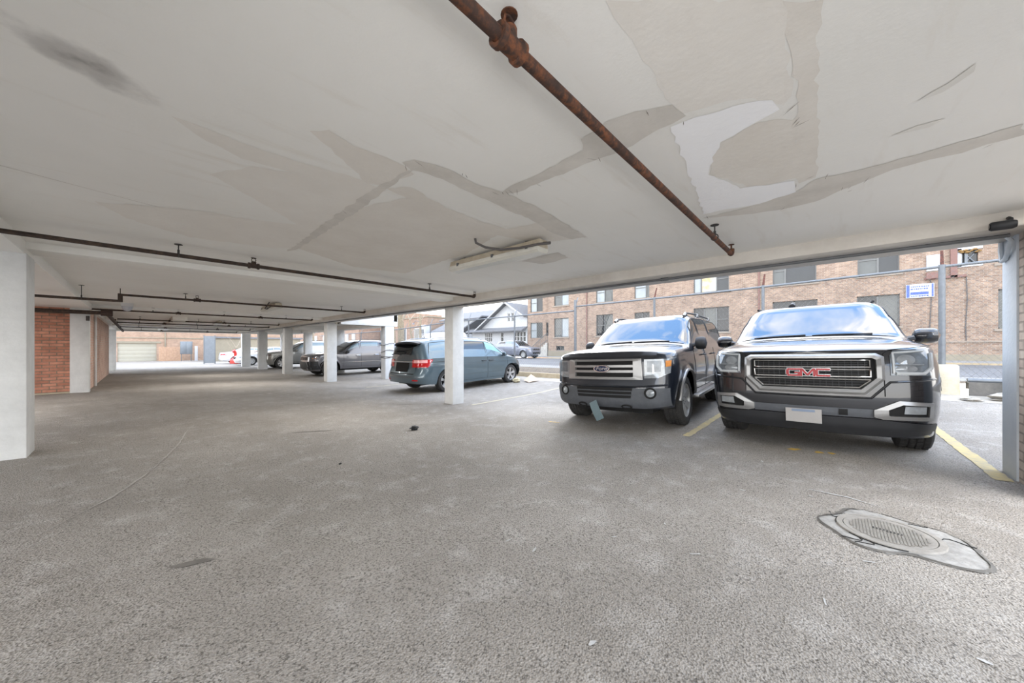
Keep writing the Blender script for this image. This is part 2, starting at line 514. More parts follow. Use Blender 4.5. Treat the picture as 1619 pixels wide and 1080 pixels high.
        m2.build('mirror_glass', 'windshield', o)
        return o
    def wheel(s, root, xw, sg, spokes=6, tw=.25, rim=None, mat='alloy', twin=False, yaw=0, tread=False):
        R = s.R; rim = rim or R*.68; yc = s.hw-.035-tw/2+s.wout
        T = MB()
        T.lathe([(rim*.97, -tw*.42), (rim+.01, -tw*.5), (R-.05, -tw*.52), (R-.015, -tw*.47), (R, -tw*.38), (R+.001, -tw*.2), (R-.008, -tw*.19), (R-.008, -tw*.16), (R, -tw*.15),
                 (R, tw*.0), (R-.008, tw*.01), (R-.008, tw*.04), (R, tw*.05), (R, tw*.2), (R-.008, tw*.21), (R-.008, tw*.24), (R, tw*.25), (R, tw*.38), (R-.015, tw*.47), (R-.05, tw*.52), (rim+.01, tw*.5), (rim*.97, tw*.42)], axis='Y', n=56)
        if tread:
            for i in range(44):
                for (ya, yb, ph) in ((-.4, -.22, 0), (-.12, .0, .5), (.06, .2, 0), (.27, .4, .5)):
                    a = 2*PI*(i+ph)/44; a2 = a+.085; a3 = a+.03
                    vs = []
                    for rr in (R-.012, R+.006):
                        vs += [Vector((rr*math.cos(q), y*tw, rr*math.sin(q))) for q, y in ((a, ya), (a2, ya), (a2+.03, yb), (a3, yb))]
                    T.add(vs, [(0,1,2,3),(4,5,6,7),(0,1,5,4),(1,2,6,5),(2,3,7,6),(3,0,4,7)])
        W = MB()
        W.lathe([(rim, tw*.44), (rim*.985, tw*.47), (rim*.93, tw*.44), (rim*.90, tw*.30), (rim*.88, -tw*.3), (rim*.97, -tw*.42)], axis='Y', n=48)
        W.lathe([(.001, tw*.34), (.05, tw*.36), (.075, tw*.33), (.085, tw*.2)], axis='Y', n=20)
        for i in range(spokes):
            for dd in ((-.12, .12) if twin else (0,)):
                a = 2*PI*i/spokes+PI/2
                wa = (.030 if twin else .048)*R/.4*(6/spokes)**.4; wb_ = (.022 if twin else .062)*R/.4*(6/spokes)**.4
                ca_, sa_ = math.cos(a), math.sin(a); cb, sb = math.cos(a+dd), math.sin(a+dd)
                ri, ro = .06, rim*.95
                def pt(r, o_, y, out):
                    c_, s_ = (cb, sb) if out else (ca_, sa_)
                    return Vector((r*c_-o_*s_, y, r*s_+o_*c_))
                vs = [pt(ri, -wa, tw*.33, 0), pt(ri, wa, tw*.33, 0), pt(ro, wb_, tw*.43, 1), pt(ro, -wb_, tw*.43, 1),
                      pt(ri, -wa, tw*.16, 0), pt(ri, wa, tw*.16, 0), pt(ro, wb_, tw*.26, 1), pt(ro, -wb_, tw*.26, 1)]
                W.add(vs, [(0,1,2,3),(4,7,6,5),(0,4,5,1),(1,5,6,2),(2,6,7,3),(3,7,4,0)])
        W.cur = 1
        W.lathe([(.001, -tw*.1), (rim*.9, -tw*.1)], axis='Y', n=32)
        W.cur = 2
        for i in range(5):
            a = 2*PI*i/5
            W.lathe([(.001, tw*.37), (.010, tw*.37), (.010, tw*.3)], (math.cos(a)*.058, 0, math.sin(a)*.058), 'Y', 8)
        w = W.build('wheel', [mat, 'void', 'hub'], root)
        t = T.build('tyre', 'tyre', w)
        w.location = (xw, sg*yc, R); w.rotation_euler = (0, 0, (PI if sg < 0 else 0)+yaw)
        return w
    def wheels(s, root, **k):
        w = s.wheel(root, s.wb/2, 1, **k)
        for xw, sg in ((s.wb/2, -1), (-s.wb/2, 1), (-s.wb/2, -1)):
            c = copy_tree(w, root); c.location = (xw, sg*abs(w.location.y), s.R); c.rotation_euler = (0, 0, PI if sg < 0 else 0)
    def wipers(s, root, x0, ys, mat='plastic'):
        for (ya, yb, dx) in ys:
            mb = MB(); pts = []
            for i in range(8):
                t = i/7; y = ya+(yb-ya)*t; x = x0-dx*t
                H = s.h(x)-s.zs(x); yw = s.low(x, s.zs(x)); n = float(np.interp(H, [0, .12, .35], [2, 2.6, 8]))
                zz = (1-min(.99, abs(y)/yw)**n)**(1/n)
                pts.append(Vector((x, y, s.zs(x)+H*zz+.03)))
            mb.tube(pts, [.016, .012, .012, .014, .014, .014, .012, .008], 6); mb.build('wiper', mat, root)
    def place(s, root, x, y, yaw):
        """set the car down on its four wheels"""
        c, sn = math.cos(yaw), math.sin(yaw); hs = []
        for lx in (s.wb/2, -s.wb/2):
            for ly in (s.hw-.15, -s.hw+.15): hs.append((lx, ly, gz(x+lx*c-ly*sn, y+lx*sn+ly*c)))
        zx = (hs[0][2]+hs[1][2]-hs[2][2]-hs[3][2])/2/s.wb; zy = (hs[0][2]+hs[2][2]-hs[1][2]-hs[3][2])/2/(2*s.hw-.3)
        X = Vector((1, 0, zx)).normalized(); Y = Vector((0, 1, zy)); Zv = X.cross(Y).normalized(); Y = Zv.cross(X)
        R3 = Matrix((X, Y, Zv)).transposed()
        R4 = Matrix.Rotation(yaw, 4, 'Z') @ R3.to_4x4()
        root.matrix_world = Matrix.Translation((x, y, sum(q[2] for q in hs)/4)) @ R4
gz = gs
# ------------------------------------------------------------------ the black SUV with the red badge
def big_suv():
    r = empty('suv')
    tag(r, 'black SUV parked nose-in with chrome octagonal grille and red three-letter badge', 'car')
    C_ = Car(hw=1.02, xF=2.47, xR=-2.70, wb=2.946, R=.40, arch=.47, rock=.33, cf=(.42, .34, .13), cr=(.3, .25, .06), tum=.24, inn=.035, rd=.09, wout=.012, flare=.02, n=2.6,
      fprof=[(.25, .10), (.36, .03), (.5, .0), (.66, .0), (.86, .02), (1.0, .035), (1.1, .07), (1.2, .14)], rprof=[(.3, .05), (.5, 0), (1.0, .02), (1.3, .05)],
      sprof=[(.3, .05), (.5, .012), (.8, 0), (1.0, .008), (1.15, .035), (1.3, .06)],
      bottom=[(-2.7, .42), (-2.2, .38), (-1.5, .33), (1.5, .33), (1.9, .27), (2.5, .25)],
      shoulder=[(-2.7, 1.2), (0, 1.22), (.9, 1.23), (1.4, 1.2), (2.1, 1.16), (2.47, 1.115)],
      roof=[(-2.7, 1.22), (-2.6, 1.35), (-2.36, 1.78), (-2.0, 1.84), (-.8, 1.875), (-.05, 1.85), (.16, 1.82), (.97, 1.315), (1.05, 1.30), (1.6, 1.275), (2.05, 1.235), (2.3, 1.19), (2.40, 1.15), (2.47, 1.115)])
    C_.shell(r, 'black_paint')
    C_.windshield(r, .955, .17, .92)
    C_.wipers(r, .99, [(.62, .02, -.02), (-.05, -.66, -.02)])
    # grille
    out = [(-.585, .86), (-.44, .70), (.44, .70), (.585, .86), (.585, 1.09), (.53, 1.125), (-.53, 1.125), (-.585, 1.09)]
    inn = [(-.525, .875), (-.41, .755), (.41, .755), (.525, .875), (.525, 1.06), (.495, 1.08), (-.495, 1.08), (-.525, 1.06)]
    G = MB(); G.grid(C_.patch(out, lambda u, v: C_.fr(u, v, .012)))
    gr = G.build('grille', 'void', r)
    F = MB()
    A = C_.outline(out, lambda u, v: C_.fr(u, v, .016), 9); B = C_.outline(inn, lambda u, v: C_.fr(u, v, .040), 9)
    D = []
    def ringpts(poly, off, k=14):
        pts = []
        for (a, b), (c, d) in zip(poly, poly[1:]+poly[:1]):
            pts += [C_.fr(a+(c-a)*i/k, b+(d-b)*i/k, off) for i in range(k)]
        return pts
    mid = [(a*.55+c*.45, b*.55+d*.45) for (a, b), (c, d) in zip(out, inn)]
    rows = [ringpts(out, .006), ringpts(out, .04), ringpts(mid, .058), ringpts(inn, .05), ringpts(inn, .01)]
    F.grid([list(q)+[q[0]] for q in rows]); F.build('grille_frame', 'satin', gr)
    for (z0, z1, ch) in ((.985, 1.055, 0), (.885, .958, 0), (.772, .855, .085)):
        yw = .485
        poly = [(-yw, z0+ch*.9), (-yw+ch, z0), (yw-ch, z0), (yw, z0+ch*.9), (yw, z1), (-yw, z1)] if ch else [(-yw, z0), (yw, z0), (yw, z1), (-yw, z1)]
        mb = MB(); C_.ftube(mb, poly, .0085, .03); mb.build('grille_slot_trim', 'chrome', gr)
    mb = MB()
    for i in range(-9, 10): C_.ftube(mb, [(i*.05, .78 if abs(i) < 8 else .85), (i*.05, 1.05)], .004, .016, False, 4)
    for z in (.80, .83, .91, .935, 1.01, 1.035): C_.ftube(mb, [(-.47, z), (.47, z)], .004, .018, False, 4)
    mb.build('grille_mesh', 'plastic', gr)
    def fm(y, z, off): # text frame on the nose: u -> world y, v -> z, facing +x
        x = C_.front(y, z)+off
        return Matrix(((0, 0, 1, x), (1, 0, 0, y), (0, 1, 0, z), (0, 0, 0, 1)))
    bd = empty('badge'); bd.parent = gr
    def letters(nm, grow, t0, t1, mat):
        # wide block letters drawn as bars; u to the right as seen from the front (+y)
        mb = MB(); h = .046+grow; b = .0105+grow
        def bar(u0, v0, u1, v1, w=b):
            d = Vector((u1-u0, v1-v0)); L = d.length; d /= L; n_ = Vector((-d.y, d.x))
            e = grow*.0
            P = [(u0-d.x*e+n_.x*w, v0-d.y*e+n_.y*w), (u0-d.x*e-n_.x*w, v0-d.y*e-n_.y*w), (u1+d.x*e-n_.x*w, v1+d.y*e-n_.y*w), (u1+d.x*e+n_.x*w, v1+d.y*e+n_.y*w)]
            mb.prism(P, lambda u, v, t: Vector((C_.front(u*1.0, .925)+.03+t, u, .925+v)), t0, t1)
        H = .034; W = .05
        for (cu, kind) in ((-.125, 'G'), (0.0, 'M'), (.125, 'C')):
            if kind in 'GC':
                bar(cu-W-b, -H+.0, cu-W+b, -H) if 0 else None
                bar(cu-W, -H-b*.0+.006, cu-W, H-.006, b*1.2)
                bar(cu-W-b*.9+.006, H, cu+W+b, H); bar(cu-W-b*.9+.006, -H, cu+W+b, -H)
                if kind == 'G':
                    bar(cu+W, -H, cu+W, .004); bar(cu+.012, -.004, cu+W+b, -.004, b*.8)
            else:
                bar(cu-W-.006, -H-b, cu-W-.006, H+b); bar(cu+W+.006, -H-b, cu+W+.006, H+b)
                bar(cu-W, H+b*.4, cu, -H+.004); bar(cu+W, H+b*.4, cu, -H+.004)
        return mb.build(nm, mat, bd, smooth=0, recalc=True)
    letters('badge_edge', .0045, .0, .014, 'chrome'); letters('badge_letters', 0, .004, .019, 'letter_red')
    # lamps, bumper
    for sg in (1, -1):
        q = lambda P: [(sg*a, b) for a, b in P]
        hp = [(.635, .90), (.93, .90), (.975, 1.0), (.975, 1.1), (.90, 1.165), (.66, 1.145), (.635, 1.10)]
        hp = [(.635, .90), (.92, .895), (.965, 1.13), (.90, 1.165), (.66, 1.15), (.635, 1.10)]
        hl = C_.fpatch(r, 'headlight', q(hp), 'lamp_dark', .008)
        mb = MB(); C_.ftube(mb, q([(.655, .92), (.655, 1.125), (.87, 1.14)]), .011, .014, False); C_.ftube(mb, q([(.67, .918), (.86, .918), (.915, .97), (.925, 1.11)]), .016, .016, False)
        mb.build('light_strip', 'led', hl)
        for (yy, zz, rx, rz_) in ((.745, 1.055, .065, .05), (.745, .965, .075, .038)):
            mb = MB(); mb.grid([[C_.fr(sg*(yy+rx*k*math.cos(a)), zz+rz_*k*math.sin(a), .022-.012*k) for k in (.02, .5, .8, 1)] for a in [2*PI*i/20 for i in range(21)]])
            mb.build('projector_lens', 'lamp_clear', hl)
        mb = MB(); C_.ftube(mb, q([(.66, 1.005), (.86, 1.005)]), .009, .016, False); mb.build('lamp_divider', 'lamp_clear', hl)
        fo = [(.50, .475), (.56, .455), (.905, .455), (.915, .63), (.68, .65), (.50, .545)]
        fi = [(.60, .505), (.61, .495), (.872, .495), (.88, .60), (.70, .612), (.60, .555)]
        bz = MB(); rows = []
        for P_, off in ((fo, .004), (fo, .03), (fi, .038), (fi, .006)):
            pts = []
            for (a, b), (c, d) in zip(P_, P_[1:]+P_[:1]): pts += [C_.fr(sg*(a+(c-a)*i/8), b+(d-b)*i/8, off) for i in range(8)]
            rows.append(pts+[pts[0]])
        bz.grid(rows); bo = bz.build('fog_lamp_frame', 'satin', r)
        C_.fpatch(bo, 'fog_lamp_recess', q(fi), 'void', .009)
        C_.fpatch(bo, 'fog_lamp', q([(.71, .52), (.86, .52), (.865, .592), (.72, .597)]), 'lamp_clear', .018)
        mb = MB(); C_.ftube(mb, q([(.59, .685), (.59, 1.12), (.63, 1.155), (.96, 1.19)]), .004, .002, False); mb.build('panel_seam', 'void', r)
    C_.fpatch(r, 'bumper_strip', [(-.50, .462), (.50, .462), (.50, .55), (-.50, .55)], 'plastic_grey', .007)
    C_.fpatch(r, 'bumper_valance', [(-.96, .30), (-.6, .262), (.6, .262), (.96, .30), (.96, .41), (.5, .45), (-.5, .45), (-.96, .41)], 'plastic', .008)
    mb = MB(); C_.ftube(mb, [(-.95, .86), (-.63, .83), (-.49, .665), (.49, .665), (.63, .83), (.95, .86)], .012, .0, False); mb.build('bumper_crease', 'black_paint', r)
    C_.fpatch(r, 'tow_hook_cover', [(.24, .475), (.31, .475), (.31, .54), (.24, .54)], 'void', .012)
    mb = MB(); mb.grid([[Vector((C_.front(y, .44)+.035+.012*(z-.36)/.15, y, z)) for z in np.linspace(.365, .52, 6)] for y in np.linspace(-.205, .105, 8)])
    P_ = mb.build('number_plate', 'plate', r)
    mb = MB(); mb.grid([[Vector((C_.front(y, .44)+.0375+.012*(z-.36)/.15, y, z)) for z in np.linspace(.485, .512, 3)] for y in np.linspace(-.15, .05, 8)]); mb.build('plate_band', 'plate_blue', P_)
    # sides
    for sg in (1, -1):
        C_.window(r, .86, .0, sg, slant=(-.42, 0), hi=.84); C_.window(r, -.08, -1.05, sg, hi=.84); C_.window(r, -1.13, -2.35, sg, hi=.84, slant=(0, .12))
        C_.doors(r, [.82, -.04, -1.02], sg, handles=(.12, -.85))
        C_.mirror(r, .70, 1.27, sg, 'black_paint', .25, .19, .09)
        mb = MB(); mb.tube([C_.sec(x, .9)*1 if sg > 0 else Vector((x, -C_.sec(x, .9).y, C_.sec(x, .9).z)) for x in (-2.1, -1.9, -.2, .0)], .02, 6); 
        ro = mb.build('roof_rail', 'plastic', r); ro.location.z = .025
        C_.spatch(r, 'side_marker', [(1.95, .72), (2.02, .72), (2.02, .86), (1.95, .86)], 'lamp_dark', sg, .006)
    mb = MB(); mb.tube([(-.15, -.25, 1.86), (-.32, -.25, 1.905), (-.38, -.25, 1.945)], [.05, .04, .012], 8); mb.build('roof_antenna', 'plastic', r)
    C_.rpatch(r, 'number_plate', [(-.16, .85), (.16, .85), (.16, 1.0), (-.16, 1.0)], 'plate')
    for sg in (1, -1): C_.rpatch(r, 'tail_light', [(sg*.8, .85), (sg*.99, .85), (sg*.99, 1.18), (sg*.8, 1.18)], 'red_lens')
    mb = MB(); mb.box((-1.2, -.9, .30), (1.0, -.85, .34)); mb.box((-1.2, .85, .30), (1.0, .9, .34)); mb.build('running_board', 'plastic', r, bevel=.008)
    C_.wheels(r, spokes=6, tw=.275, twin=True, tread=True)
    C_.place(r, 7.565, .178, PI+math.radians(.5))

# ------------------------------------------------------------------ the older navy SUV
def old_suv():
    r = empty('suv')
    tag(r, 'dark navy SUV with silver three-bar grille, blue oval badge and dangling front plate', 'car')
    C_ = Car(hw=1.0, xF=2.46, xR=-2.76, wb=3.02, R=.39, arch=.47, rock=.42, cf=(.36, .32, .15), cr=(.25, .22, .06), tum=.22, inn=.03, rd=.10, wout=.02, flare=.035, n=2.4,
      fprof=[(.3, .08), (.42, .0), (.6, .0), (.75, .03), (.85, .05), (1.08, .06), (1.2, .10)], rprof=[(.3, .05), (.5, 0), (1.0, .02), (1.3, .05)],
      sprof=[(.3, .06), (.5, .02), (.8, 0), (1.0, .005), (1.15, .025), (1.3, .05)],
      bottom=[(-2.76, .5), (-2.2, .46), (-1.5, .42), (1.5, .42), (1.9, .36), (2.5, .34)],
      shoulder=[(-2.76, 1.18), (0, 1.2), (.9, 1.2), (1.5, 1.18), (2.2, 1.14), (2.46, 1.11)],
      roof=[(-2.76, 1.2), (-2.68, 1.35), (-2.5, 1.80), (-2.2, 1.88), (-.8, 1.905), (.0, 1.885), (.22, 1.84), (.96, 1.32), (1.05, 1.30), (1.6, 1.28), (2.1, 1.24), (2.33, 1.20), (2.41, 1.15), (2.46, 1.11)])
    C_.shell(r, 'navy_paint')
    C_.windshield(r, .95, .23, .92)
    C_.wipers(r, .98, [(.62, .0, -.02), (-.05, -.66, -.02)])
    out = [(-.60, .78), (.60, .78), (.585, 1.09), (-.585, 1.09)]
    G = MB(); G.grid(C_.patch(out, lambda u, v: C_.fr(u, v, .012))); gr = G.build('grille', 'void', r)
    F = MB(); rows = []
    inn = [(-.47, .82), (.47, .82), (.47, 1.06), (-.47, 1.06)]
    for P_, off in ((out, .004), (out, .045), (inn, .055), (inn, .01)):
        pts = []
        for (a, b), (c, d) in zip(P_, P_[1:]+P_[:1]): pts += [C_.fr(a+(c-a)*i/12, b+(d-b)*i/12, off) for i in range(12)]
        rows.append(pts+[pts[0]])
    F.grid(rows); F.build('grille_frame', 'satin', gr)
    for z in (.903, .982):
        mb = MB(); mb.grid([[C_.fr(y, z+dz, o_) for dz, o_ in ((-.018, .01), (-.018, .05), (.018, .05), (.018, .01))] for y in np.linspace(-.48, .48, 20)]); mb.build('grille_bar', 'satin', gr)
    bd = MB(); bd.grid([[C_.fr(.125*k*math.cos(a), .945+.052*k*math.sin(a), .068-.01*k*k) for k in (.02, .6, .88)] for a in [2*PI*i/32 for i in range(33)]]); bo = bd.build('badge', 'badge_blue', gr)
    bd = MB(); bd.tube([C_.fr(.122*math.cos(a), .945+.05*math.sin(a), .060) for a in [2*PI*i/32 for i in range(32)]], .009, 6, closed=True); bd.build('badge_ring', 'chrome', gr)
    x = C_.front(0, .945)+.068
    text_mesh('badge_script', 'Ford', .085, .002, 'chrome', gr, shear=.3, mtx=Matrix(((0, 0, 1, x), (1, 0, 0, 0), (0, 1, 0, .947), (0, 0, 0, 1))), sx=1.1)
    for sg in (1, -1):
        q = lambda P: [(sg*a, b) for a, b in P]
        hl = C_.fpatch(r, 'headlight', q([(.62, .80), (.80, .80), (.935, .87), (.945, 1.075), (.62, 1.075)]), 'lamp_clear', .008)
        C_.fpatch(hl, 'reflector', q([(.66, .89), (.83, .89), (.84, 1.05), (.66, 1.05)]), 'lamp_dark', .012)
        C_.fpatch(hl, 'amber_marker', q([(.885, .96), (.94, .965), (.943, 1.05), (.885, 1.05)]), 'amber', .012)
        f = MB(); f.grid([[C_.fr(sg*(.70+.062*k*math.cos(a)), .585+.062*k*math.sin(a), .03-.02*k) for k in (.02, .6, 1)] for a in [2*PI*i/24 for i in range(25)]]); fo = f.build('fog_lamp', 'lamp_clear', r)
        f = MB(); f.tube([C_.fr(sg*(.70+.068*math.cos(a)), .585+.068*math.sin(a), .012) for a in [2*PI*i/24 for i in range(24)]], .014, 6, closed=True); f.build('fog_lamp_ring', 'void', fo)
        mb = MB(); mb.tube([C_.fr(sg*(.36+.07*math.cos(a)), .372+.028*math.sin(a), .02) for a in np.linspace(0, PI*2, 14)[:-1]], .012, 6, closed=True); mb.build('tow_hook', 'void', r)
        C_.window(r, .84, .02, sg, slant=(-.38, 0), hi=.86); C_.window(r, -.06, -1.0, sg, hi=.86); C_.window(r, -1.08, -2.5, sg, hi=.86, slant=(0, .12))
        C_.doors(r, [.86, -.02, -.98], sg, handles=(.16, -.8), zlo=.5)
        C_.mirror(r, .72, 1.27, sg, 'plastic', .2, .22, .06)
        mb = MB()
        pts = []
        for x in np.linspace(-2.3, .1, 12):
            p = C_.sec(x, .95); pts.append(Vector((x, sg*p.y, p.z+.05)))
        mb.tube(pts, .018, 6)
        rl = mb.build('roof_rail', 'plastic', r)
        for x in (-2.2, -1.0, .08):
            p = C_.sec(x, .95); mb = MB(); mb.tube([(x-.11, sg*p.y, p.z), (x, sg*p.y, p.z+.055), (x+.11, sg*p.y, p.z)], .026, 6); mb.build('rail_foot', 'satin', rl)
        # flares, running board, lower trim
        for xw in (C_.wb/2, -C_.wb/2):
            mb = MB(); mb.tube([C_.side(xw+(C_.arch+.02)*math.cos(a), C_.R+(C_.arch+.02)*math.sin(a), .006, sg) for a in np.linspace(.12, PI-.12, 24)], .022, 6); mb.build('arch_trim', 'satin' if xw > 0 else 'navy_paint', r)
        rb = MB(); rb.box((-1.0, .86, .37), (1.0, 1.06, .42)) if sg > 0 else rb.box((-1.0, -1.06, .37), (1.0, -.86, .42)); rb.build('running_board', 'satin', r, bevel=.015)
        mb = MB(); C_.seam(mb, [(1.0, .62), (-1.0, .62)], sg, .012, .004); mb.build('side_moulding', 'satin', r)
        mb = MB(); C_.seam(mb, [(2.2, 1.10), (.9, 1.13), (-2.4, 1.13)], sg, .007, .0); mb.build('body_crease', 'navy_paint', r)
        C_.rpatch(r, 'tail_light', [(sg*.82, .8), (sg*.97, .8), (sg*.97, 1.2), (sg*.82, 1.2)], 'red_lens')
    # bug shield along the bonnet edge, bumper
    mb = MB()
    mb.grid([[C_.fr(y, 1.098, .012), C_.fr(y, 1.13, .035), Vector((C_.front(y, 1.13)-.02, y, 1.20-.05*(abs(y)/.9)**4)), Vector((C_.front(y, 1.13)-.07, y, 1.205-.05*(abs(y)/.9)**4))] for y in np.linspace(-.78, .78, 24)])
    mb.build('bonnet_deflector', 'plastic', r)
    C_.fpatch(r, 'bumper_cover', [(-.93, .39), (-.6, .35), (.6, .35), (.93, .39), (.93, .655), (-.93, .655)], 'plastic_grey', .010)
    lo = C_.fpatch(r, 'lower_intake', [(-.43, .505), (.43, .505), (.46, .66), (-.46, .66)], 'void', .014)
    for z in (.555, .61):
        mb = MB(); C_.ftube(mb, [(-.44, z), (.44, z)], .009, .018, False); mb.build('intake_bar', 'plastic_grey', lo)
    mb = MB(); C_.ftube(mb, [(-.9, .70), (-.5, .675), (.5, .675), (.9, .70)], .016, .004, False); mb.build('bumper_crease', 'navy_paint', r)
    # plate hanging by one corner
    T = Matrix.Translation((C_.front(-.18, .4)+.05, -.145, .405)) @ Matrix.Rotation(math.radians(-64), 4, 'X') @ Matrix.Rotation(math.radians(10), 4, 'Y')
    mb = MB(); mb.grid([[T @ Vector((.02*math.sin(y*9), y, z)) for z in np.linspace(-.08, .075, 5)] for y in np.linspace(-.03, .27, 8)])
    mb.build('hanging_plate', 'plate_teal', r)['label'] = 'pale plate hanging askew by one corner'
    C_.rpatch(r, 'number_plate', [(-.16, .85), (.16, .85), (.16, 1.0), (-.16, 1.0)], 'plate')
    C_.wheels(r, spokes=6, tw=.27, tread=True)
    C_.place(r, 7.38, 2.72, PI+math.radians(3.2))

# ------------------------------------------------------------------ minivan
def minivan():
    r = empty('minivan')
    tag(r, 'grey-blue minivan parked tail-out behind the concrete column, with red tail lights and black rear spoiler', 'car')
    C_ = Car(hw=.975, xF=2.46, xR=-2.58, wb=3.0, R=.34, arch=.395, rock=.22, cf=(.55, .5, .22), cr=(.34, .3, .10), tum=.30, inn=.02, rd=.12, wout=.0, flare=.012, n=2.3,
      fprof=[(.2, .10), (.4, .0), (.6, .02), (.8, .12), (1.0, .3)], rprof=[(.25, .08), (.35, .02), (.5, 0), (.62, .04), (.75, .10), (1.1, .14)],
      sprof=[(.2, .06), (.45, .012), (.7, 0), (.85, .0), (.87, .01), (1.1, .035)],
      bottom=[(-2.6, .34), (-2.2, .30), (-1.5, .22), (1.5, .22), (2.0, .22), (2.5, .22)],
      shoulder=[(-2.6, 1.06), (-1.0, 1.06), (.6, 1.02), (1.3, 1.0), (1.9, .92), (2.3, .82), (2.46, .75)],
      roof=[(-2.6, 1.07), (-2.5, 1.16), (-2.28, 1.54), (-2.12, 1.62), (-1.5, 1.665), (-.4, 1.68), (.35, 1.645), (.55, 1.60), (1.42, 1.09), (1.55, 1.06), (1.9, .98), (2.2, .89), (2.38, .80), (2.46, .75)])
    C_.shell(r, 'teal_paint')
    C_.windshield(r, 1.38, .58, .92, 'glass_dark')
    # tailgate glass, spoiler, lamps
    P = []
    for i in range(9):
        x = -2.50+(.24)*i/8; row = []
        for j in range(13):
            H = C_.h(x)-C_.zs(x); yw = C_.low(x, C_.zs(x)); n = float(np.interp(H, [0, .12, .35], [2, 2.6, 8]))
            ph0 = math.acos(.86**(n/2)); ph = ph0+(PI-2*ph0)*j/12
            q = C_.sec(x, ph if ph <= PI/2 else PI-ph)
            if ph > PI/2: q.y = -q.y
            row.append(q+Vector((-.008, 0, .004)))
        P.append(row)
    mb = MB(); mb.grid(P); rg = mb.build('rear_window', 'glass_dark', r)
    mb = MB(); mb.tube([(-2.51, .0, 1.17), (-2.50, .3, 1.20), (-2.49, .55, 1.18)], .012, 6); mb.build('rear_wiper', 'plastic', rg)
    mb = MB()
    mb.grid([[Vector((-2.10+.0*y, y, C_.h(-2.16)+.012-.05*(abs(y)/.66)**4)), Vector((-2.42+.10*(y/.66)**2, y, C_.h(-2.16)-.03-.06*(abs(y)/.66)**4)), Vector((-2.44+.10*(y/.66)**2, y, C_.h(-2.16)-.075-.06*(abs(y)/.66)**4)), Vector((-2.2, y, C_.h(-2.16)-.12-.06*(abs(y)/.66)**4))] for y in np.linspace(-.66, .66, 20)])
    mb.build('spoiler', 'plastic', r)
    C_.rpatch(r, 'tailgate_panel', [(-.66, .62), (.66, .62), (.72, 1.04), (-.72, 1.04)], 'teal_paint', .004)
    C_.rpatch(r, 'plate_recess', [(-.33, .66), (.33, .66), (.36, .93), (-.36, .93)], 'void', .008)
    mb = MB(); mb.tube([C_.rr(y, .96, .02) for y in np.linspace(-.5, .5, 14)], .018, 6); mb.build('tailgate_trim', 'chrome', r)
    mb = MB(); mb.tube([C_.rr(y, .605, .004) for y in np.linspace(-.62, .62, 14)], .012, 6); mb.build('tailgate_seam', 'void', r)
    for sg in (1, -1):
        tl = MB()
        tl.grid([[C_.rr(sg*y, z, .012) for z in np.linspace(.80, 1.03, 6)] for y in np.linspace(.50, .955, 12)])
        t = tl.build('tail_light', 'red_lens', r)
        tl = MB(); tl.grid([[C_.rr(sg*y, z, .016) for z in np.linspace(.93, 1.015, 4)] for y in np.linspace(.55, .95, 12)]); tl.build('tail_light_upper', 'red_clear', t)
        tl = MB(); tl.grid([[C_.side(x, z, .012, sg) for z in np.linspace(.83, 1.03, 6)] for x in np.linspace(-2.42, -2.14, 6)]); tl.build('tail_light_wrap', 'red_lens', t)
        C_.window(r, 1.30, .30, sg, slant=(-.62, -.05), hi=.82, mat='glass_lit_through'); C_.window(r, .22, -.95, sg, hi=.82, mat='glass_dark'); C_.window(r, -1.05, -2.16, sg, hi=.82, mat='glass_grey', slant=(0, .1))
        C_.doors(r, [1.28, .26, -1.0], sg, handles=(.42, .08), zlo=.3, hz=.90)
        mb = MB(); C_.seam(mb, [(1.9, .86), (.4, .86), (-2.1, .88)], sg, .008, .0); mb.build('body_crease', 'teal_paint', r)
        mb = MB(); C_.seam(mb, [(-1.0, .93), (-2.1, .95)], sg, .008, .0); mb.build('sliding_door_track', 'void', r)
        mb = MB(); C_.seam(mb, [(1.05, .50), (-1.0, .50)], sg, .012, .002); mb.build('side_moulding', 'teal_paint', r)
        C_.mirror(r, 1.08, 1.07, sg, 'teal_paint', .18, .15, .06)
        pts = []
        for x in np.linspace(-1.95, .3, 12):
            p = C_.sec(x, .95); pts.append(Vector((x, sg*p.y, p.z+(.045 if -1.9 < x < .25 else .0))))
        mb = MB(); mb.tube(pts, .014, 6); mb.build('roof_rail', 'satin', r)
        C_.fpatch(r, 'headlight', [(sg*.5, .66), (sg*.88, .70), (sg*.88, .86), (sg*.5, .78)], 'lamp_clear')
        C_.rpatch(r, 'bumper_reflector', [(sg*.6, .40), (sg*.8, .40), (sg*.8, .44), (sg*.6, .44)], 'red_lens')
    C_.wheels(r, spokes=5, tw=.225, twin=True, rim=.235)
    C_.place(r, 8.02, 9.72, math.radians(1.6))

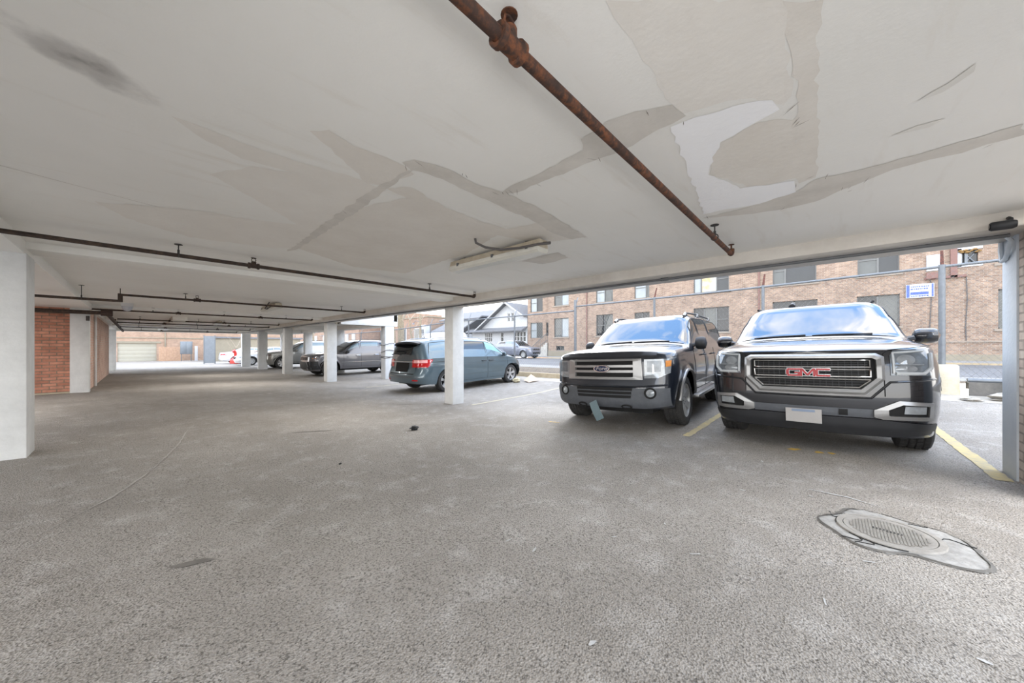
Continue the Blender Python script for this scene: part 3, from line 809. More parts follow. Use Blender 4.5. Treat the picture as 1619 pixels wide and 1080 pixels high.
# ------------------------------------------------------------------ mid-size SUV used four times with other lamps and colours
def mid_suv(label, mat, x, y, yaw, fine=True, damaged=False, scale=1, rails=True):
    r = empty('suv'); tag(r, label, 'car')
    C_ = Car(hw=.965, xF=2.36, xR=-2.44, wb=2.915, R=.375, arch=.435, rock=.33, cf=(.40, .36, .14), cr=(.3, .28, .08), tum=.30, inn=.03, rd=.12, wout=.005, flare=.03, n=2.4,
      fprof=[(.25, .12), (.4, .02), (.6, 0), (.8, .03), (.95, .05), (1.1, .12)], rprof=[(.3, .06), (.5, 0), (.8, .05), (1.2, .12)],
      sprof=[(.3, .05), (.5, .015), (.75, 0), (.95, .005), (1.15, .04)],
      bottom=[(-2.44, .42), (-2, .38), (-1.4, .33), (1.4, .33), (1.8, .28), (2.4, .26)],
      shoulder=[(-2.44, 1.12), (-1.0, 1.12), (.9, 1.08), (1.4, 1.05), (2.1, 1.0), (2.36, .95)],
      roof=[(-2.44, 1.13), (-2.38, 1.22), (-2.1, 1.60), (-1.9, 1.67), (-.9, 1.745), (-.1, 1.74), (.12, 1.70), (.98, 1.17), (1.08, 1.14), (1.6, 1.11), (2.0, 1.07), (2.22, 1.02), (2.36, .95)])
    C_.shell(r, mat)
    C_.windshield(r, .95, .14, .92, 'glass_dark')
    for sg in (1, -1):
        C_.window(r, .88, .02, sg, slant=(-.46, 0), mat='glass_grey', hi=.82); C_.window(r, -.06, -.98, sg, mat='glass_grey', hi=.82); C_.window(r, -1.05, -1.98, sg, slant=(0, .2), hi=.8)
        C_.doors(r, [.84, -.02, -1.0], sg, handles=(.14, -.82), zlo=.42, hmat='chrome')
        C_.mirror(r, .72, 1.13, sg, 'plastic' if damaged else mat, .19, .15, .06)
        mb = MB(); C_.seam(mb, [(.95, .66), (-1.0, .66)], sg, .014, .004); mb.build('side_moulding', 'chrome' if fine else mat, r)
        hl = C_.fpatch(r, 'headlight', [(sg*.50, .80), (sg*.90, .80), (sg*.92, .92), (sg*.50, .93)], 'lamp_dark')
        C_.fpatch(hl, 'amber_marker', [(sg*.80, .84), (sg*.90, .84), (sg*.90, .89), (sg*.80, .89)], 'amber', .010)
        C_.rpatch(r, 'tail_light', [(sg*.6, .92), (sg*.94, .92), (sg*.94, 1.08), (sg*.6, 1.08)], 'red_lens')
        if rails:
            pts = []
            for x_ in np.linspace(-1.8, .0, 10):
                p = C_.sec(x_, .95); pts.append(Vector((x_, sg*p.y, p.z+(.045 if -1.75 < x_ < -.05 else 0))))
            mb = MB(); mb.tube(pts, .016, 6); mb.build('roof_rail', 'plastic', r)
        for xw in (C_.wb/2, -C_.wb/2):
            mb = MB(); mb.tube([C_.side(xw+(C_.arch+.012)*math.cos(a), C_.R+(C_.arch+.012)*math.sin(a), .004, sg) for a in np.linspace(.1, PI-.1, 18)], .016, 5); mb.build('arch_trim', mat, r)
    gr = C_.fpatch(r, 'grille', [(-.46, .78), (.46, .78), (.46, .92), (-.46, .92)], 'void')
    for i in range(8):
        mb = MB(); C_.ftube(mb, [(-.47+i*.134, .78), (-.47+i*.134, .92)], .012, .01, False, 4); mb.build('grille_bar', 'chrome', gr)
    C_.fpatch(r, 'lower_intake', [(-.5, .42), (.5, .42), (.55, .60), (-.55, .60)], 'void')
    if damaged:
        b = C_.fpatch(r, 'broken_bumper', [(-.94, .34), (.94, .34), (.94, .74), (.3, .70), (-.94, .72)], 'plastic', .014)
        b['label'] = 'torn dark front bumper with bare brackets'
        rnd = random.Random(3)
        for i in range(7):
            y_ = .45+rnd.random()*.42; z_ = .40+rnd.random()*.3
            mb = MB(); mb.tube([C_.fr(y_, z_, .03), C_.fr(y_+rnd.uniform(-.1, .1), z_+rnd.uniform(-.1, .1), .05), C_.fr(y_+rnd.uniform(-.14, .14), z_-.12, .03)], .016, 5); mb.build('loose_bracket', 'satin' if i % 2 else 'plastic_grey', b)
    P = []
    for i in range(7):
        x_ = -2.38+.3*i/6; row = []
        for j in range(11):
            H = C_.h(x_)-C_.zs(x_); n = float(np.interp(H, [0, .12, .35], [2, 2.6, 8])); ph0 = math.acos(.86**(n/2)); ph = ph0+(PI-2*ph0)*j/10
            q = C_.sec(x_, ph if ph <= PI/2 else PI-ph)
            if ph > PI/2: q.y = -q.y
            row.append(q+Vector((-.008, 0, .005)))
        P.append(row)
    mb = MB(); mb.grid(P); mb.build('rear_window', 'glass_dark', r)
    C_.wheels(r, spokes=7, tw=.26)
    C_.place(r, x, y, yaw)
    if scale != 1: r.scale = (scale,)*3
    return r

def sedan(label, mat, x, y, yaw):
    r = empty('sedan'); tag(r, label, 'car')
    C_ = Car(hw=.915, xF=2.34, xR=-2.46, wb=2.78, R=.33, arch=.385, rock=.2, cf=(.5, .45, .2), cr=(.4, .36, .14), tum=.36, inn=.03, rd=.12, wout=.0, flare=.012, n=2.3,
      fprof=[(.2, .1), (.4, 0), (.6, .03), (.75, .12)], rprof=[(.25, .08), (.45, 0), (.8, .04), (1.0, .1)], sprof=[(.2, .06), (.4, .01), (.65, 0), (.95, .04)],
      bottom=[(-2.46, .32), (-1.4, .2), (1.4, .2), (2.34, .2)],
      shoulder=[(-2.46, .93), (-1.8, .97), (-.5, .95), (.9, .90), (1.6, .82), (2.34, .66)],
      roof=[(-2.46, .935), (-2.36, 1.0), (-1.85, 1.04), (-1.72, 1.06), (-1.1, 1.34), (-.8, 1.40), (-.2, 1.44), (.2, 1.40), (1.05, 1.0), (1.2, .97), (1.8, .86), (2.2, .75), (2.34, .66)])
    C_.shell(r, mat)
    C_.windshield(r, 1.0, .24, .9, 'glass_dark'); C_.windshield(r, -1.68, -1.14, .86, 'glass_dark', 'rear_window')
    for sg in (1, -1):
        C_.window(r, .92, -.05, sg, slant=(-.5, 0), hi=.8, mat='glass_grey'); C_.window(r, -.12, -1.3, sg, slant=(0, .3), hi=.8, mat='glass_grey')
        C_.doors(r, [.86, -.08, -1.05], sg, handles=(.08, -.9), zlo=.28)
        C_.mirror(r, .74, .95, sg, mat, .16, .13, .05)
        C_.fpatch(r, 'headlight', [(sg*.45, .58), (sg*.82, .60), (sg*.84, .72), (sg*.45, .68)], 'lamp_clear')
        C_.rpatch(r, 'tail_light', [(sg*.40, .76), (sg*.88, .76), (sg*.88, .89), (sg*.40, .89)], 'red_lens')
    C_.fpatch(r, 'grille', [(-.4, .5), (.4, .5), (.42, .64), (-.42, .64)], 'void')
    C_.rpatch(r, 'number_plate', [(-.16, .62), (.16, .62), (.16, .76), (-.16, .76)], 'plate')
    C_.wheels(r, spokes=9, tw=.215)
    C_.place(r, x, y, yaw)
    return r
# ------------------------------------------------------------------ ceiling patch outlines (x, y on the slab)
CP = {'tan': [[(1.009, 0.523),(1.14, 0.526),(1.198, 0.518),(1.385, 0.521),(1.647, 0.529),(1.75, 0.51),(1.779, 0.385),(1.847, 0.251),(1.993, 0.152),(1.898, 0.113),(1.567, 0.116),(1.393, 0.106)], [(0.112, 2.312),(0.25, 2.318),(0.436, 2.337),(0.648, 2.327),(0.959, 2.272),(1.142, 2.297),(1.179, 2.793),(1.202, 4.315),(0.845, 4.531),(0.36, 4.656),(-0.055, 4.436),(-0.21, 4.091),(0.154, 3.908),(0.984, 3.533),(0.685, 3.239),(0.314, 2.913),(0.482, 2.582),(0.696, 2.498),(0.413, 2.533),(0.211, 2.415)], [(-0.065, 4.002),(0.402, 3.733),(0.961, 3.731),(1.485, 4.192),(1.027, 4.578),(0.366, 4.737),(0.0, 4.487)]], 'tan2': [[(1.39, 0.109),(1.474, 0.018),(1.79, 0.036),(2.308, 0.042),(2.986, 0.066),(3.021, 0.157),(2.225, 0.133),(2.009, 0.104),(1.647, 0.107)], [(2.067, 0.268),(2.099, 0.184),(2.169, 0.122),(2.92, 0.139),(2.906, 0.255),(2.892, 0.393),(2.617, 0.493),(2.474, 0.563),(2.271, 0.511),(2.132, 0.431)], [(0.601, 1.952),(0.662, 1.87),(0.808, 1.915),(0.98, 1.895),(1.107, 1.903),(1.2, 1.949),(1.12, 2.252),(1.054, 2.298),(0.918, 2.175),(0.68, 2.011)], [(1.172, 2.265),(1.285, 2.127),(1.619, 2.222),(2.05, 2.258),(2.342, 2.229),(2.412, 1.909),(3.022, 1.939),(2.883, 2.281),(2.23, 2.456),(1.684, 2.398)], [(1.179, 2.793),(1.361, 2.252),(1.657, 2.273),(2.342, 2.229),(2.641, 3.13),(2.728, 4.691),(2.039, 4.833),(1.217, 4.371)]], 'grey': [[(3.283, 0.806),(3.266, 0.486),(3.163, 0.171),(3.02, 0.067),(3.042, -0.246),(3.009, -0.435),(2.994, -0.581),(2.961, -0.704),(3.12, -0.742),(3.129, -0.628),(3.175, -0.551),(3.157, -0.432),(3.177, -0.284),(3.27, -0.179),(3.347, -0.059),(3.48, 0.077),(3.501, 0.267),(3.457, 0.47)], [(1.778, 1.768),(1.749, 1.665),(1.728, 1.317),(1.7, 1.112),(1.698, 1.019),(1.596, 0.973),(1.574, 0.878),(1.549, 0.796),(1.577, 0.666),(1.647, 0.529),(1.775, 0.504),(1.791, 0.642),(1.838, 0.849),(1.836, 1.025),(1.835, 1.2),(1.833, 1.45),(1.839, 1.626)], [(1.071, 1.877),(1.107, 1.797),(1.228, 1.749),(1.42, 1.745),(1.591, 1.753),(1.793, 1.706),(2.149, 1.7),(2.439, 1.723),(3.051, 1.787),(3.022, 1.939),(2.68, 1.967),(2.327, 1.911),(1.92, 1.895),(1.72, 1.894),(1.363, 1.87),(1.157, 1.915)], [(1.157, 1.915),(1.162, 1.81),(1.218, 2.886),(1.227, 3.713),(1.233, 4.428),(1.177, 4.643),(1.126, 2.908),(1.12, 2.252)], [(3.364, 2.921),(3.312, 2.524),(3.333, 2.337),(3.612, 2.372),(3.667, 2.641),(3.655, 2.806)]], 'white': [[(1.808, 0.586),(1.81, 0.472),(1.842, 0.322),(1.917, 0.186),(2.014, 0.172),(2.055, 0.267),(2.126, 0.43),(2.361, 0.538),(2.477, 0.571),(2.833, 0.458),(2.915, 0.273),(2.95, 0.169),(3.17, 0.178),(3.245, 0.401),(3.193, 0.602),(3.18, 0.771),(2.657, 0.692)]], 'smudge': [[(2.37, -0.288),(2.289, -0.364),(2.2, -0.419),(2.263, -0.424),(2.355, -0.358)], [(2.667, -0.234),(2.627, -0.319),(2.632, -0.41),(2.685, -0.368)]]}
WORLD = 1.0; EXPOSURE = 2.5; CEILING_FILL = 20; FLOOR_FILL = 220; FILL_LAMPS = [(-2.3, 1.5, 2.14, .16, 1.2, 5), (-2.3, 10.5, 2.14, .16, 1.2, 12), (4.3, -2.0, 2.25, 1.2, .6, 16), (2.4, 6.79, 2.294, 2.4, .10, 11), (2.4, 14.82, 2.294, 2.4, .10, 19), (2.7, 20.62, 2.294, 2.0, .10, 15)]  # powers and positions of the unseen lights added to brighten the interior
# ------------------------------------------------------------------ materials of the place
def ceilmat():
    m, nt, b = newmat('ceiling_paint')
    v = objco(nt)
    n = noise(nt, v, .8, 5, .6)
    st = nt.nodes.new('ShaderNodeMapping'); st.inputs['Scale'].default_value = (.55, 4.0, 1); nt.links.new(v, st.inputs['Vector'])
    n2 = noise(nt, st.outputs[0], 2.2, 6, .65)
    c = ramp(nt, n.outputs[0], [(.3, lin((234, 232, 226))), (.7, lin((241, 239, 234)))]).outputs[0]
    c = mixc(nt, ramp(nt, n2.outputs[0], [(.56, (0, 0, 0, 1)), (.72, (.6, .6, .6, 1))]).outputs[0], c, lin((228, 223, 214)))
    # the soot smudge above the camera side: a stain with its own shape
    mp = nt.nodes.new('ShaderNodeMapping'); mp.inputs['Location'].default_value = (.13, -2.13, 0); nt.links.new(v, mp.inputs['Vector'])
    mp2 = nt.nodes.new('ShaderNodeMapping'); mp2.inputs['Scale'].default_value = (4.4, 7.5, 0)
    mp3 = nt.nodes.new('ShaderNodeMapping'); mp3.inputs['Rotation'].default_value = (0, 0, -.52); nt.links.new(mp.outputs[0], mp3.inputs['Vector']); nt.links.new(mp3.outputs[0], mp2.inputs['Vector'])
    nz = noise(nt, v, 9, 4)
    ln = nt.nodes.new('ShaderNodeVectorMath'); ln.operation = 'LENGTH'; nt.links.new(mp2.outputs[0], ln.inputs[0])
    ad = nt.nodes.new('ShaderNodeMath'); ad.operation = 'ADD'; nt.links.new(ln.outputs['Value'], ad.inputs[0])
    sc = nt.nodes.new('ShaderNodeMath'); sc.operation = 'MULTIPLY_ADD'; sc.inputs[1].default_value = 1.2; sc.inputs[2].default_value = -.6; nt.links.new(nz.outputs[0], sc.inputs[0]); nt.links.new(sc.outputs[0], ad.inputs[1])
    rr = ramp(nt, ad.outputs[0], [(0, (.75, .75, .75, 1)), (.35, (.4, .4, .4, 1)), (1, (0, 0, 0, 1))]); rr.color_ramp.interpolation = 'EASE'
    c = mixc(nt, rr.outputs[0], c, lin((104, 98, 94)))
    nt.links.new(c, b.inputs['Base Color']); b.inputs['Roughness'].default_value = .55
    nb = noise(nt, v, 38, 5, .6)
    bp = nt.nodes.new('ShaderNodeBump'); bp.inputs['Strength'].default_value = .12; bp.inputs['Distance'].default_value = .01
    nt.links.new(nb.outputs[0], bp.inputs['Height']); nt.links.new(bp.outputs[0], b.inputs['Normal'])
    return m
M['ceil'] = ceilmat()
def blotch(name, a, b_, scale=1.5, rough=.7, bump=.15):
    m, nt, b = newmat(name); v = objco(nt); n = noise(nt, v, scale, 7, .7)
    nt.links.new(ramp(nt, n.outputs[0], [(.35, lin(a)), (.65, lin(b_))]).outputs[0], b.inputs['Base Color']); b.inputs['Roughness'].default_value = rough
    n2 = noise(nt, v, 30, 5); bp = nt.nodes.new('ShaderNodeBump'); bp.inputs['Strength'].default_value = bump; bp.inputs['Distance'].default_value = .01
    nt.links.new(n2.outputs[0], bp.inputs['Height']); nt.links.new(bp.outputs[0], b.inputs['Normal']); return m
M['c_tan'] = blotch('bare_plaster', (228, 223, 215), (235, 231, 224))
M['c_tan2'] = blotch('bare_plaster_darker', (222, 216, 207), (230, 225, 217), 2.5)
M['c_grey'] = blotch('grey_filler', (206, 201, 193), (222, 217, 209), 3)
M['c_white'] = blotch('fresh_white_paint', (246, 246, 247), (250, 250, 251), 2)
M['c_smudge'] = blotch('faded_filler', (224, 221, 214), (232, 229, 223), 3)
M['c_dark'] = blotch('dark_crack', (122, 114, 104), (156, 148, 138), 6)
M['beam'] = blotch('beam_paint', (230, 228, 222), (239, 237, 231), 1.2, .6)
M['beam_tan'] = blotch('worn_beam_face', (194, 188, 179), (212, 207, 199), 1.6, .7)
M['col'] = blotch('column_paint', (198, 199, 198), (214, 215, 214), 3, .6, .3)
M['col_blue'] = blotch('bluish_column_paint', (194, 204, 214), (206, 214, 222), 3, .6, .3)
M['asphalt'] = asphalt('parking_asphalt')
M['yellow'] = blotch('worn_yellow_paint', (164, 154, 130), (196, 176, 122), 14, .8)
M['yellow2'] = blotch('rubbed_yellow_paint', (178, 150, 84), (206, 166, 66), 18, .8)
M['yellow3'] = blotch('faint_yellow_paint', (160, 154, 138), (176, 166, 138), 12, .8)
M['scuff'] = blotch('white_scuff', (164, 163, 161), (186, 185, 183), 18, .8)
M['skid'] = blotch('pale_scratch', (150, 145, 138), (166, 161, 154), 10, .8)
M['oil'] = blotch('oil_stain', (98, 93, 87), (128, 122, 115), 9, .6)
M['brick_red'] = brickmat('red_brick', (182, 130, 108), (156, 104, 84), (122, 104, 90), 'X', .22, .075, .01, mixn=.8)
M['brick_pink'] = brickmat('pale_red_brick', (208, 172, 154), (192, 152, 134), (196, 184, 172), 'Y', .22, .075, .008)
M['brick_beige'] = brickmat('painted_beige_brick', (196, 184, 174), (182, 168, 158), (150, 140, 132), 'X', .21, .078, .009, bump=.9)
M['brick_tan'] = brickmat('tan_brick', (146, 124, 106), (118, 96, 82), (146, 134, 122), 'Y', .24, .075, .012, mixn=.6)
M['brick_far'] = brickmat('far_tan_brick', (146, 120, 102), (132, 106, 90), (142, 126, 112), 'Y', .24, .08, .01)
M['brick_farx'] = brickmat('far_pink_brick', (160, 134, 114), (148, 122, 104), (154, 136, 120), 'X', .24, .08, .01)
M['pipe_rust'] = rustmat('rusty_pipe')
M['pipe_dark'] = rustmat('dark_pipe', (52, 42, 36), (74, 58, 46), (88, 78, 70), 16)
M['iron'] = rustmat('old_iron', (58, 46, 42), (84, 62, 50), (112, 104, 100), 40)
M['steel'] = paint('galvanised_steel', (112, 116, 120), .5, .55, .1, 12)
M['steel_dark'] = paint('dark_steel', (70, 68, 66), .6, .4, .15, 12)
M['wire'] = paint('fence_wire', (138, 140, 140), .5, .4, .05, 5)
M['rust_arm'] = rustmat('rusty_arm', (66, 40, 32), (110, 60, 44), (80, 60, 50), 30)
M['conduit'] = paint('grey_conduit', (104, 106, 108), .5, .3, .08, 8)
M['lamp_body'] = blotch('aged_cream_enamel', (172, 160, 138), (196, 186, 168), 10, .5)
M['diffuser'] = paint('clouded_diffuser', (206, 204, 194), .3, 0, .06, 10)
M['cable'] = paint('grey_rubber_cable', (84, 80, 78), .6, 0, .08, 10)
M['concrete'] = blotch('concrete', (160, 156, 148), (184, 180, 172), 3, .85, .4)
M['concrete_tan'] = blotch('tan_concrete', (176, 166, 144), (192, 184, 164), 3, .85, .4)
M['cast'] = blotch('worn_cast_iron', (128, 123, 116), (148, 144, 137), 12, .6, .2)
M['collar'] = blotch('broken_concrete', (130, 128, 124), (164, 162, 158), 9, .85, .6)
M['curb_dark'] = blotch('dark_curb', (82, 80, 76), (110, 106, 100), 3, .85, .4)
M['timber'] = blotch('weathered_timber', (150, 134, 108), (170, 156, 130), 5, .8, .3)
M['soil'] = blotch('soil', (84, 74, 64), (120, 108, 92), 8, .95, .8)
M['dirt'] = blotch('dry_dirt', (150, 144, 134), (172, 166, 156), 6, .95, .6)
M['road'] = asphalt('street_asphalt', (98, 98, 99), (78, 78, 79), (114, 114, 115), .3)
M['walk'] = blotch('pavement', (126, 124, 121), (138, 136, 132), 2, .85, .2)
M['found'] = blotch('foundation_render', (132, 124, 108), (142, 134, 118), 1.5, .85, .2)
M['found_line'] = blotch('stone_sill', (134, 124, 112), (146, 134, 122), 2, .85, .2)
M['siding'] = blotch('white_siding', (176, 178, 180), (186, 188, 190), 2, .6, .1)
M['shingle'] = blotch('grey_shingles', (98, 99, 102), (116, 117, 120), 6, .9, .5)
M['fascia'] = blotch('roof_fascia', (150, 150, 148), (170, 170, 168), 3, .6, .1)
M['win_frame'] = paint('window_frame', (104, 104, 102), .5, .2, .08, 6)
M['win_white'] = paint('white_window_frame', (206, 206, 206), .5, 0, .04, 6)
M['win_dark'] = glassmat('dark_window', (44, 46, 48), 1.5)
M['win_mid'] = glassmat('curtained_window', (84, 86, 84), 1.5)
M['win_light'] = glassmat('bright_blind', (146, 152, 154), 1.45)
M['picture'] = blotch('window_poster', (186, 156, 80), (160, 176, 186), 1.6, .3, 0)
M['sign_blue'] = paint('sign_blue', (70, 92, 160), .5, 0, .05, 8)
M['sign_white'] = paint('sign_white', (182, 184, 190), .5, 0, .04, 8)
M['maroon'] = paint('maroon_duct', (122, 92, 84), .7, 0, .1, 8)
M['plaster_b'] = blotch('broken_plaster', (150, 120, 74), (112, 84, 48), 12, .9, .6)
M['garage_door'] = paint('cream_garage_door', (158, 153, 138), .5, 0, .03, 4)
M['wood_fence'] = blotch('brown_board_fence', (160, 128, 104), (184, 152, 126), 6, .8, .3)
M['metal_grey'] = paint('grey_sheet_metal', (118, 124, 130), .4, .4, .06, 5)
M['bark'] = blotch('bark', (122, 110, 92), (152, 140, 118), 9, .9, .8)
M['twig'] = blotch('bare_twigs', (150, 138, 122), (172, 160, 144), 9, .9, .1)
M['red'] = paint('red_enamel', (190, 52, 44), .4, 0, .08, 8)
M['card'] = paint('torn_cardboard', (196, 172, 150), .8, 0, .08, 10)
M['bin_bag'] = paint('black_plastic_scrap', (26, 26, 27), .35, 0, .2, 12)
M['litter'] = paint('yellowed_litter', (190, 180, 150), .7, 0, .15, 16)

# ------------------------------------------------------------------ floor
def axis_lines(stops):
    out = []
    for (a, b, st) in stops:
        k = max(1, round((b-a)/st)); out += [a+(b-a)*i/k for i in range(k)]
    return out+[stops[-1][1]]
fx = axis_lines([(-14, -1, 1.6), (-1, 11.05, .3)]); fy = axis_lines([(-14, -2, 1.5), (-2, 15, .3), (15, 34, .7), (34, 100, 6)])
fb = MB(); fb.grid([[Vector((x, y, gs(x, y))) for y in fy] for x in fx])
def drape(mb, poly, off=.004, step=.25, jit=0.0, seed=1):
    """lay a painted mark on the asphalt as a thin strip of faces: poly is a chain of (x, y, half width)"""
    rnd = random.Random(seed); L = []; R_ = []
    pts = []
    for (x0, y0, w0), (x1, y1, w1) in zip(poly, poly[1:]):
        k = max(1, int(math.hypot(x1-x0, y1-y0)/step)); pts += [(x0+(x1-x0)*i/k, y0+(y1-y0)*i/k, w0+(w1-w0)*i/k) for i in range(k)]
    pts.append(poly[-1])
    P = []
    for i, (x, y, w) in enumerate(pts):
        a = pts[max(0, i-1)]; b = pts[min(len(pts)-1, i+1)]; t = Vector((b[0]-a[0], b[1]-a[1])).normalized(); n = Vector((-t.y, t.x)); row = []
        for s_ in (-1, -.33, .33, 1):
            q = w*s_*(1+rnd.uniform(-jit, jit)); xx, yy = x+n.x*q, y+n.y*q
            row.append(Vector((xx, yy, gs(xx, yy)+off)))
        P.append(row)
    mb.grid(P)
fb.cur = 1
drape(fb, [(5.06, -1.11, .055), (10.6, -1.06, .05)], jit=.15, step=.08); drape(fb, [(5.1, 1.45, .05), (10.6, 1.45, .05)], jit=.2, step=.08)
fb.cur = 3
for yy in (6.35, 9.2, 11.9): drape(fb, [(5.4, yy-.1, .05), (10.4, yy+.1, .05)], jit=.25, step=.08)
fb.cur = 2
for (x0, y0, x1, y1, w) in ((5.14, .36, 5.22, .25, .05), (5.17, .12, 5.2, .05, .045), (5.2, .0, 5.24, -.04, .04), (4.86, 3.6, 4.9, 3.4, .03)): drape(fb, [(x0, y0, w*.5), ((x0+x1)/2, (y0+y1)/2, w), (x1, y1, w*.5)], jit=.5, step=.03, seed=int(x0*100))
fb.cur = 4
drape(fb, [(3.75, .13, .004), (3.74, -.1, .012), (3.67, -.25, .004)], step=.04, jit=.5)
rs = random.Random(11)
for i in range(26):
    x = rs.uniform(1.2, 4.9); y = rs.uniform(-.6, 5.5); a = rs.uniform(0, PI); l = rs.uniform(.01, .03)
    drape(fb, [(x-l*math.cos(a), y-l*math.sin(a), .003), (x, y, rs.uniform(.004, .01)), (x+l*math.cos(a), y+l*math.sin(a), .003)], step=.02, jit=.5, seed=i)
fb.cur = 5
drape(fb, [(.62, 7.3, .003), (.50, 6.8, .006), (.34, 5.8, .008), (.10, 4.75, .007), (-.12, 4.1, .006), (-.42, 3.55, .002)], step=.07, jit=.9)
fb.cur = 6
for (x, y, l, w) in ((1.75, 5.6, .25, .03), (.20, 2.52, .09, .025), (1.0, 10.5, .5, .05), (4.4, 7.4, .3, .06), (5.2, 11.6, .6, .12)):
    drape(fb, [(x-l, y+l*.4, .004), (x-l*.3, y+l*.15, w), (x+l*.4, y-l*.2, w*.8), (x+l, y-l*.5, .004)], step=.06, jit=.5, seed=int(x*50))
struct(fb.build('floor', ['asphalt', 'yellow', 'yellow2', 'yellow3', 'scuff', 'skid', 'oil'], smooth=60, recalc=False, merge=False))

# ------------------------------------------------------------------ ceiling, beams, columns, walls
ZC, ZS = 2.30, 2.166
cb = MB()
cb.box((-.78, -1.6, ZC), (5.0, 31.0, ZC+.6)); cb.box((5.0, 14.2, ZC), (7.9, 31.0, ZC+.6)); cb.box((-3.4, -1.6, ZS), (-.78, 31.0, ZC+.6))
def ragged(poly, z, rnd, amp=.02, step=.06):
    out = []
    n = len(poly)
    for i in range(n):
        a = Vector(poly[i]); b = Vector(poly[(i+1) % n]); L = (b-a).length; k = max(1, int(L/step)); t = (b-a)/max(L, 1e-6); nn = Vector((-t.y, t.x))
        for j in range(k):
            p = a+(b-a)*j/k+nn*rnd.uniform(-amp, amp)*(1 if j else .3); out.append((p.x, p.y, z))
    return out
rnd = random.Random(5); zz = ZC-.0008
for mi, key in ((1, 'tan'), (2, 'tan2'), (3, 'grey'), (4, 'white'), (5, 'smudge')):
    cb.cur = mi
    for P in CP[key]:
        zz -= .00012; vs = ragged(P, zz, rnd, .012 if key != 'smudge' else .006, .05); cb.add(vs, [tuple(range(len(vs)))])
cb.cur = 6
for i in range(34):   # short trowel cracks along the joints
    P = rnd.choice(CP['grey'][:4]+CP['tan2'][:1]); p = Vector(rnd.choice(P))+Vector((rnd.uniform(-.06, .06), rnd.uniform(-.06, .06))); a = rnd.gauss(.5, .5); l = rnd.uniform(.015, .06); d = Vector((math.cos(a), math.sin(a)))*l; n_ = Vector((-d.y, d.x)).normalized()*.002
    q = [p-d, p+n_, p+d, p-n_]; zz -= .00002; cb.add([(v.x, v.y, zz) for v in q], [(0, 1, 2, 3)])
cb.cur = 3
for (xa, ya, xb, yb) in ((-.7, 6.12, 2.6, 6.16), (-.7, 3.66, 1.4, 4.25)):
    cb.add([(xa, ya, ZC-.0009), (xb, yb, ZC-.0009), (xb, yb+.006, ZC-.0009), (xa, ya+.012, ZC-.0009)], [(0, 1, 2, 3)])
struct(cb.build('ceiling', ['ceil', 'c_tan', 'c_tan2', 'c_grey', 'c_white', 'c_smudge', 'c_dark'], smooth=0, merge=False, recalc=False))
def beam(lo, hi, name='ceiling_beam', mat='beam', bev=.012): 
    b = MB(); b.box(lo, hi); return struct(b.build(name, mat, smooth=30, bevel=bev))
b = MB(); b.box((4.80, -1.6, ZS), (5.48, 31.0, ZC+.62)); struct(b.build('ceiling_beam', 'beam_tan', smooth=30, bevel=.015))
ROWS = [6.62, 14.6, 20.4, 25.9, 30.4]
for y in ROWS[:4]: beam((-.79, y-.42, ZC-.075), (4.82, y-.02 if y < 10 else y+.02, ZC+.3))
beam((-3.4, 30.2, ZC-.2), (7.9, 30.7, ZC+.61))
beam((.9, 17.6, ZC-.13), (1.3, 30.3, ZC+.3))
for y in ROWS[1:4]: beam((5.46, y-.3, ZS-.08), (7.9, y+.1, ZC+.3))
beam((7.35, 14.2, ZS-.08), (7.9, 30.7, ZC+.6))
b = MB(); b.box((5.46, 14.18, ZS-.08), (7.72, 14.5, 3.3)); struct(b.build('wall_upper', 'col', smooth=30, bevel=.01))
b = MB(); b.box((-3.4, -1.6, ZC+.55), (5.49, 31.0, 3.3)); b.box((5.46, 14.4, ZC+.55), (7.9, 31, 3.3)); struct(b.build('wall_facade', 'brick_tan', smooth=30))

def column(x, y, w, d, mat, label, wear=True, z1=None):
    zb = min(gs(x, y), gs(x+w, y+d), gs(x, y+d), gs(x+w, y))-.03; z1 = z1 or ZS+.01
    b = MB(); b.box((0, 0, 0), (w, d, z1-zb))
    b.cur = 0
    o = b.build('concrete_column', mat, smooth=30, bevel=.014); o.location = (x, y, zb)
    tag(o, label, 'column', 'painted concrete columns'); return o
column(5.15, 6.66, .335, .335, 'col', 'white concrete column hiding the middle of the grey-blue minivan')
column(5.15, 14.72, .37, .37, 'col', 'white concrete column in front of the front wheel of the graphite SUV')
column(5.15, 20.56, .38, .4, 'col', 'white concrete column at the bonnet of the silver SUV, grey scrape low down')
column(5.15, 26.0, .45, .4, 'col', 'white concrete column at the nose of the silver SUV, by the stained base', z1=ZS)
column(5.15, 31.0, .5, .4, 'col', 'white concrete column beside the red cart, at the far open end', z1=ZS-.0)
column(-1.3, 6.16, .53, .43, 'col', 'wide white concrete column at the picture edge, nearest on the brick wall side')
column(-1.12, 13.98, .31, .34, 'col', 'white pilaster at the end of the red brick wall')
column(-1.2, 29.6, .44, .5, 'col', 'white pier at the far exit beside the cream garage door')
cable_col = column(7.33, 14.2, .4, .4, 'col', 'white outer column with loose wires wrapped round it', z1=ZS-.07)
column(7.33, 19.6, .42, .4, 'col', 'white outer column behind the windshield of the graphite SUV', z1=ZS-.07)
column(7.33, 24.7, .42, .4, 'col', 'white outer column in front of the silver SUV door', z1=ZS-.07)
column(7.33, 30.0, .45, .4, 'col', 'white outer column behind the roof of the white car', z1=ZS-.07)
column(5.125, -1.62, .335, .44, 'col_blue', 'bluish white column with peeling scrapes beside the beige brick end wall')

